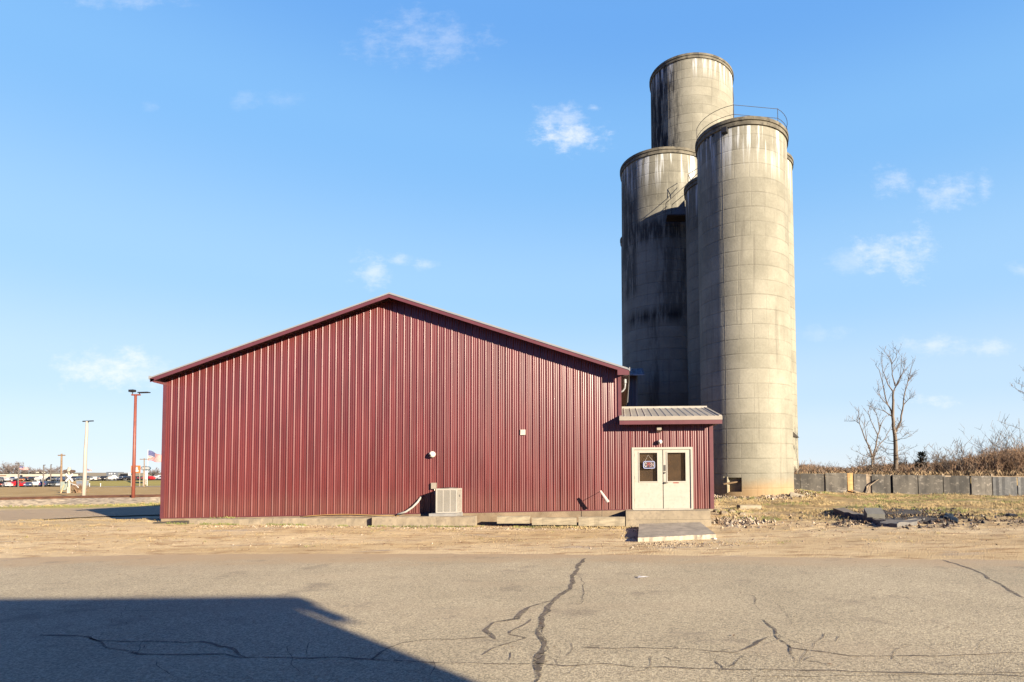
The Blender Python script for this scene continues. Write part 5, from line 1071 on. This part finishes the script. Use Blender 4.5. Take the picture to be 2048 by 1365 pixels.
# cars
TYR = M('black_tyre', (.015, .015, .016), .8); CGL = M('car_glass', (.03, .035, .045), .08, spec=.6); HL = M('head_lamp', (.6, .58, .55), .2); TLm = M('tail_lamp', (.4, .03, .02), .3)
car_cols = {}
def make_car(kind, col, cname):
    paint = M('car_paint_'+cname, col, .25, var=.04, spec=.6)
    T = bpy.data.objects.new('parked_'+kind, None); C.objects.link(T)
    if kind == 'pickup': L, prof, gl = 5.6, [(-2.8, .45), (2.75, .45), (2.8, .85), (2.65, 1.1), (1.35, 1.18), (.75, 1.78), (-.75, 1.8), (-.95, 1.22), (-2.8, 1.2)], [(1.15, 1.22), (.7, 1.7), (-.65, 1.72), (-.78, 1.24)]
    elif kind == 'suv': L, prof, gl = 4.7, [(-2.35, .4), (2.3, .4), (2.35, .8), (2.2, 1.0), (1.2, 1.1), (.6, 1.66), (-1.9, 1.7), (-2.3, 1.1)], [(1.0, 1.12), (.5, 1.6), (-1.8, 1.62), (-2.05, 1.14)]
    else: L, prof, gl = 4.6, [(-2.3, .35), (2.25, .35), (2.3, .7), (2.1, .88), (1.1, .98), (.35, 1.42), (-1.0, 1.44), (-1.7, 1.02), (-2.25, .98)], [(.9, 1.0), (.25, 1.37), (-.95, 1.38), (-1.5, 1.03)]
    W = .9; mb = MB(); n = len(prof)
    for y, k in ((-W, 1), (-W*1.0, 1), (W, 1)): pass
    sh = lambda z: .0 if z < 1.25 else .16
    mb.v = [(x, -W+sh(z), z) for x, z in prof]+[(x, W-sh(z), z) for x, z in prof]
    mb.f = [tuple(range(n)), tuple(range(2*n-1, n-1, -1))]+[(i, n+i, n+(i+1) % n, (i+1) % n) for i in range(n)]; mb.mi = [0]*len(mb.f)
    mb.build('body', paint, T, world=False)
    g_ = MB()
    for sgn in (-1, 1): g_.add([(x, sgn*(W+.012-.13*max(0, min(1, (z-1.1)/.5))*(1 if kind != 'sedan' else .6)), z) for x, z in gl], [(0, 1, 2, 3) if sgn < 0 else (3, 2, 1, 0)])
    xf, zf = gl[0]; xt, zt = gl[1]; g_.add([(xf+.22, -.7, zf), (xf+.22, .7, zf), (xt+.16, .6, zt), (xt+.16, -.6, zt)], [(0, 1, 2, 3)])
    g_.build('window', CGL, T, world=False)
    for x in (-L*.31, L*.32):
        for y in (-W+.06, W-.06):
            w_ = MB(); w_.tube([(x, y-.12, .36), (x, y+.12, .36)], .36, 12); wo = w_.build('wheel', TYR, T, world=False)
            w_ = MB(); s_ = -1 if y < 0 else 1; w_.tube([(x, y+s_*.121, .36), (x, y+s_*.135, .36)], .2, 10); w_.build('rim', STL, wo, world=False)
    for y in (-.62, .62):
        h_ = MB(); h_.box(L/2-.08, L/2+.01, y-.2, y+.2, .66, .8); h_.build('headlight', HL, T, world=False); h_ = MB(); h_.box(-L/2-.01, -L/2+.06, y-.2, y+.2, .75, .95); h_.build('tail_light', TLm, T, world=False)
    return T
carp = {}
def car(px, Y, kind, col, cname, rz, label):
    key = (kind, cname)
    if key not in carp: o = carp[key] = make_car(kind, col, cname)
    else: o = copy_tree(carp[key])
    p = at(px, 970, Y); x, y = p.x, Y; o.location = (x, y, gz(x, y, False)+.05); o.rotation_euler.z = R(rz)
    tag(o, label, {'pickup': 'pickup truck', 'suv': 'suv', 'sedan': 'car'}[kind], 'cars parked in the far lots')
BLKc, WHc, SILc, REDc, GRYc, BLUc, ORGc = (.012, .012, .014), (.62, .6, .57), (.35, .35, .36), (.48, .012, .012), (.08, .085, .09), (.05, .07, .13), (.42, .12, .02)
near = [(-2, 'suv', BLKc, 'black', 160, 'black suv at the far left of the near car row'), (13, 'sedan', SILc, 'silver', 150, 'silver car left of the red pickup in the near row'), (30, 'pickup', REDc, 'red', 178, 'bright red pickup in the near row below the cream building'), (48.5, 'sedan', REDc, 'red', 10, 'bright red car right of the red pickup'), (60, 'sedan', BLUc, 'blue', -60, 'dark blue car between the red car and the cream pickup'),
        (76, 'pickup', WHc, 'white', 170, 'cream white pickup in the near row right of the red cars'), (97, 'suv', BLUc, 'blue', 95, 'dark suv showing its red tail lights in the near row'), (106, 'suv', BLKc, 'black', -85, 'black suv right of the dark suv with tail lights'), (115, 'sedan', GRYc, 'grey', -100, 'dark grey car beside the brown wooden pole'), (129, 'sedan', SILc, 'silver', -80, 'silver car hidden behind the crossing signal'), (-20, 'pickup', SILc, 'silver', 170, 'silver pickup left of the black suv, outside the photo edge')]
for px, k, c, cn, rz, lab in near: car(px, 184.5+abs(math.sin(px))*1.5, k, c, cn, rz, lab)
fr2 = [(-2, 'suv', GRYc, 'grey', 30, 'dark grey suv at the far left of the far car row'), (11, 'sedan', SILc, 'silver', 150, 'silver car in the far row before the brown awning'), (28, 'suv', SILc, 'silver', 160, 'silver suv in the far row left of the first street lamp'), (45, 'suv', BLKc, 'black', -120, 'black suv in the far row below the dark window'), (56, 'sedan', ORGc, 'orange', -100, 'small orange car in the far row'), (66, 'suv', BLKc, 'black', -95, 'black suv right of the small orange car'), (80, 'pickup', WHc, 'white', 165, 'white pickup in the far row before the cream wall'),
       (94, 'sedan', WHc, 'white', 20, 'white car in the far row at the end of the cream wall'), (104, 'suv', BLKc, 'black', -80, 'black suv at the left end of the long grey building'), (115, 'suv', GRYc, 'grey', -100, 'dark suv just left of the brown wooden pole in the far row'), (127, 'sedan', BLUc, 'blue', -90, 'dark blue car behind the crossing signal arm'), (151, 'suv', BLKc, 'black', -85, 'black suv above the blue grey cabinet'), (160, 'sedan', GRYc, 'grey', -95, 'dark grey car left of the pale pole in the far row'),
       (179, 'suv', GRYc, 'grey', -100, 'dark suv just right of the pale pole in the far row'), (185, 'sedan', WHc, 'white', 170, 'white car left of the dark bay'), (201, 'suv', GRYc, 'grey', 140, 'dark grey suv in front of the dark bay'), (208, 'suv', BLKc, 'black', -60, 'black suv at the left edge of the showroom'), (224, 'pickup', WHc, 'white', 175, 'long white pickup in front of the showroom'), (245, 'sedan', SILc, 'silver', 160, 'pale silver car below the showroom wing'), (254, 'suv', BLKc, 'black', -110, 'black suv under the showroom canopy'),
       (274, 'sedan', BLKc, 'black', 150, 'black car seen between the orange sign posts'), (283, 'sedan', GRYc, 'grey', -100, 'dark car between the orange sign and the oval sign'), (297, 'sedan', REDc, 'red', 165, 'red car right of the oval sign pole'), (307, 'sedan', SILc, 'silver', 20, 'silver car before the pale low building'), (316, 'pickup', WHc, 'white', 170, 'white pickup nearest the red building corner'), (326, 'suv', SILc, 'silver', 170, 'silver suv partly behind the red building corner')]
for px, k, c, cn, rz, lab in fr2: car(px, 218+abs(math.cos(px*1.7))*4, k, c, cn, rz, lab)
for px, lab in ((179, 'small white marker post left of the far lane'), (201, 'small white marker post on the grass bank by the far lane')):
    p = at(px, 975, 165); q = MB(); zg = gz(p.x, 165, False); q.tube([(p.x, 165, zg-.1), (p.x, 165, zg+.75)], .07, 6); q.tube([(p.x, 165, zg+.75), (p.x, 165, zg+.95)], .11, 6); tag(q.build('marker_post', WS, origin=(p.x, 165, zg)), lab, 'post')
# hazy bare trees far left
FT = M('far_grey_twig', (.13, .105, .1), .9, var=.2)
TWMIN = .05
def far_tree(px, yt, Y, w, label, seed):
    p = at(px, yt, Y); zg = gz(p.x, Y, False); h = p.z-zg; T = thing('bare_tree', label, 'tree', (p.x, Y, zg), 'bare trees beyond the lots'); rg = random.Random(seed)
    q = MB(); q.tube([(p.x, Y, zg-.2), (p.x+.1, Y, zg+h*.45)], [h*.03, h*.018], 6); q.build('trunk', FT, T)
    q = MB()
    for _ in range(14):
        a = rg.uniform(0, 6.3); s_ = Vector((p.x, Y, zg+h*rg.uniform(.22, .45))); e = Vector((p.x+math.cos(a)*w*rg.uniform(.3, 1), Y+math.sin(a)*w*.6, zg+h*rg.uniform(.6, 1.)))
        limb(q, [s_, s_.lerp(e, .5)+Vector((0, 0, h*.06)), e], h*.02, h*.009, rg, 4, 14, h*.24, .5, 1)
    q.build('crown', FT, T)
for i, (px, yt, Y, w, lab) in enumerate(((8, 938, 330, 4, 'far hazy bare tree at the left photo edge above the cream building'), (15, 927, 310, 6, 'tallest far bare tree above the left part of the cream building'), (27, 930, 310, 6, 'far bare tree just left of the first street lamp'), (43, 937, 320, 6, 'far bare tree behind the faded flag'), (57, 938, 330, 5, 'low far bare tree right of the faded flag'), (72, 938, 330, 5, 'far bare tree above the roof vents of the cream building'), (80, 941, 330, 5, 'lowest far bare tree left of the second street lamp'), (94, 937, 330, 5, 'far bare tree between two lamp posts'), (109, 934, 320, 4, 'far bare tree between the thin lamp post and the brown pole'), (317, 938, 290, 6, 'far bare tree against the red building corner below the big flag'), (307, 947, 300, 5, 'low far bare tree right of the oval sign'), (282, 948, 310, 5, 'low far bare tree behind the orange sign'))):
    far_tree(px, yt, Y, w, lab, 300+i)

# ------------------------------------------------------------------ building behind the camera (its shadow lies across the lot)
S2 = gp(640, 1237, 0); tt = 4.2/math.tan(SUN_EL); P = Vector((S2.x+tt*math.sin(SUN_AZ), S2.y-tt*math.cos(SUN_AZ), 0))
e_ = gp(300, 1197.5, 0); HB = (e_.y-P.y)/math.cos(SUN_AZ)*math.tan(SUN_EL)
NB = thing('flat_roofed_building', 'flat roofed building behind the camera that shades the asphalt', 'building', (P.x-15, P.y-4, 0))
q = MB(); q.box(P.x-45, P.x, P.y-10, P.y-.0, -.1, HB-.32); q.build('wall', M('tan_block_wall', (.35, .3, .24), .85), NB)
q = MB(); q.box(P.x-45.4, P.x+.02, P.y-10.3, P.y+.1, HB-.318, HB); q.build('roof', M('flat_roof', (.2, .19, .18), .8), NB)
q = MB(); q.box(P.x+.022, P.x+.36, P.y-.25, P.y+.1, HB-.22, HB); q.hexa([(P.x+.25, P.y-.2, HB-.5), (P.x+.36, P.y-.2, HB-.5), (P.x+.36, P.y, HB-.5), (P.x+.25, P.y, HB-.5)], [(P.x+.25, P.y-.2, HB-.222), (P.x+.36, P.y-.2, HB-.222), (P.x+.36, P.y, HB-.222), (P.x+.25, P.y, HB-.222)]); q.build('gutter_end', M('flat_roof', (.2, .19, .18), .8), NB)

# ------------------------------------------------------------------ sky, sun, camera
wd = bpy.data.worlds.new('World'); bpy.context.scene.world = wd; wd.use_nodes = True; n = NT(wd.node_tree); bg = wd.node_tree.nodes['Background']
sky = n.new('ShaderNodeTexSky'); sky.sky_type = 'NISHITA'; sky.sun_disc = False; sky.sun_elevation = SUN_EL; sky.sun_rotation = pi-SUN_AZ; sky.air_density = 1.0; sky.dust_density = 0.; sky.ozone_density = 3.0
SKYK = .0925
dirv = n.new('ShaderNodeTexCoord').outputs['Generated']; dx, dy, dz = n.sep(dirv)
px_ = n.m('DIVIDE', dx, n.m('MAXIMUM', dy, .02)); pz_ = n.m('DIVIDE', dz, n.m('MAXIMUM', dy, .02))
P2 = n.comb(px_, pz_, 0.)
wob = n.m('SUBTRACT', n.noise(P2, 9., 6, .62), .5); wob2 = n.m('SUBTRACT', n.noise(n.scalev(P2, (1, 1.9, 1)), 30., 8, .7), .5)
acc = None
for (cx, cy, sx, sy, st) in ((1148, 268, 66, 26, 1.0), (1140, 238, 45, 26, .62), (1188, 216, 20, 8, .6), (840, 78, 95, 38, .32), (222, 738, 68, 34, .95), (275, 745, 60, 20, .5), (750, 548, 30, 28, .6), (797, 520, 22, 11, .5), (850, 528, 20, 11, .5), (1788, 362, 36, 26, .5), (1897, 385, 48, 32, .55), (1968, 376, 13, 22, .5), (1792, 505, 62, 38, .72), (1700, 520, 45, 20, .3), (1868, 690, 55, 18, .55), (1992, 696, 36, 13, .5), (1856, 801, 38, 13, .85), (485, 205, 25, 15, .18), (578, 198, 30, 14, .14), (240, 3, 75, 16, .3), (1640, 668, 40, 14, .25), (2044, 540, 20, 14, .3), (300, 215, 16, 12, .15)):
    c = at(cx, cy, 1.)-Vector((0, 0, H)); kx, kz = 1.75*sx/F, 1.8*sy/F
    ex = n.m('DIVIDE', n.m('SUBTRACT', px_, c.x), kx); ez = n.m('DIVIDE', n.m('SUBTRACT', pz_, c.z), kz)
    r2 = n.m('SQRT', n.m('ADD', n.m('MULTIPLY', ex, ex), n.m('MULTIPLY', ez, ez)))
    v = n.m('SUBTRACT', n.m('ADD', n.m('SUBTRACT', 1., r2), n.m('ADD', n.m('MULTIPLY', wob, 2.7), n.m('MULTIPLY', wob2, 2.0))), .12)
    v = n.m('MULTIPLY', n.mr(v, .0, 1.25), st*.92); acc = v if acc is None else n.m('MAXIMUM', acc, v)
acc = n.m('MULTIPLY', acc, n.mr(dy, .05, .15))
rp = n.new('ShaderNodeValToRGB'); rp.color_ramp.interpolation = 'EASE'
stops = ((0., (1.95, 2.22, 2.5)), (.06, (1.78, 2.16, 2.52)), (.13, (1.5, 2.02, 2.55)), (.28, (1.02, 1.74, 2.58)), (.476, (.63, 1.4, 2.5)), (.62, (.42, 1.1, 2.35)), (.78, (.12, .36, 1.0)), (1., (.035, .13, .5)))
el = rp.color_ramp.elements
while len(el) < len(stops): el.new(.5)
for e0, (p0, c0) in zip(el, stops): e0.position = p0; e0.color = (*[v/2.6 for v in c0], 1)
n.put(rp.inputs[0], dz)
grad = n.mix(1., rp.outputs[0], n.comb(n.mr(dy, -.1, .58, .5, 2.6), n.mr(dy, -.1, .58, 1.12, 2.6), n.mr(dy, -.1, .58, 2.55, 2.6)), 'MULTIPLY')  # sky out of view is dimmed and blued to shape the shadow fill
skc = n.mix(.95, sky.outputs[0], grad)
col = n.mix(n.m('MULTIPLY', acc, .8), skc, (2.9, 2.9, 3.))
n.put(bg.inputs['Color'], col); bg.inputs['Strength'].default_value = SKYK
sd = bpy.data.lights.new('sun', 'SUN'); sd.energy = 5.; sd.angle = R(.5); sd.color = (1., .87, .67); so_ = bpy.data.objects.new('sun', sd); C.objects.link(so_); so_.rotation_euler = SUN.to_track_quat('Z', 'Y').to_euler(); so_.location = SUN*60
cd = bpy.data.cameras.new('camera'); cd.sensor_width = 36; cd.lens = 36*F/2048; cd.shift_x = -(X0-1024)/2048; cd.shift_y = (CY-682.5)/2048; cd.clip_start = .1; cd.clip_end = 5000
cam = bpy.data.objects.new('camera', cd); C.objects.link(cam); cam.location = (0, 0, H)
from mathutils import Matrix
cam.rotation_euler = (Matrix.Rotation(pi/2+TH, 4, 'X') @ Matrix.Rotation(-RHO, 4, 'Z')).to_euler()
sc = bpy.context.scene; sc.camera = cam; sc.view_settings.view_transform = 'Standard'; sc.view_settings.look = 'None'; sc.view_settings.exposure = 2.05; sc.view_settings.gamma = 1.0
sc.render.engine = 'CYCLES'; sc.cycles.max_bounces = 6; sc.cycles.use_denoising = True
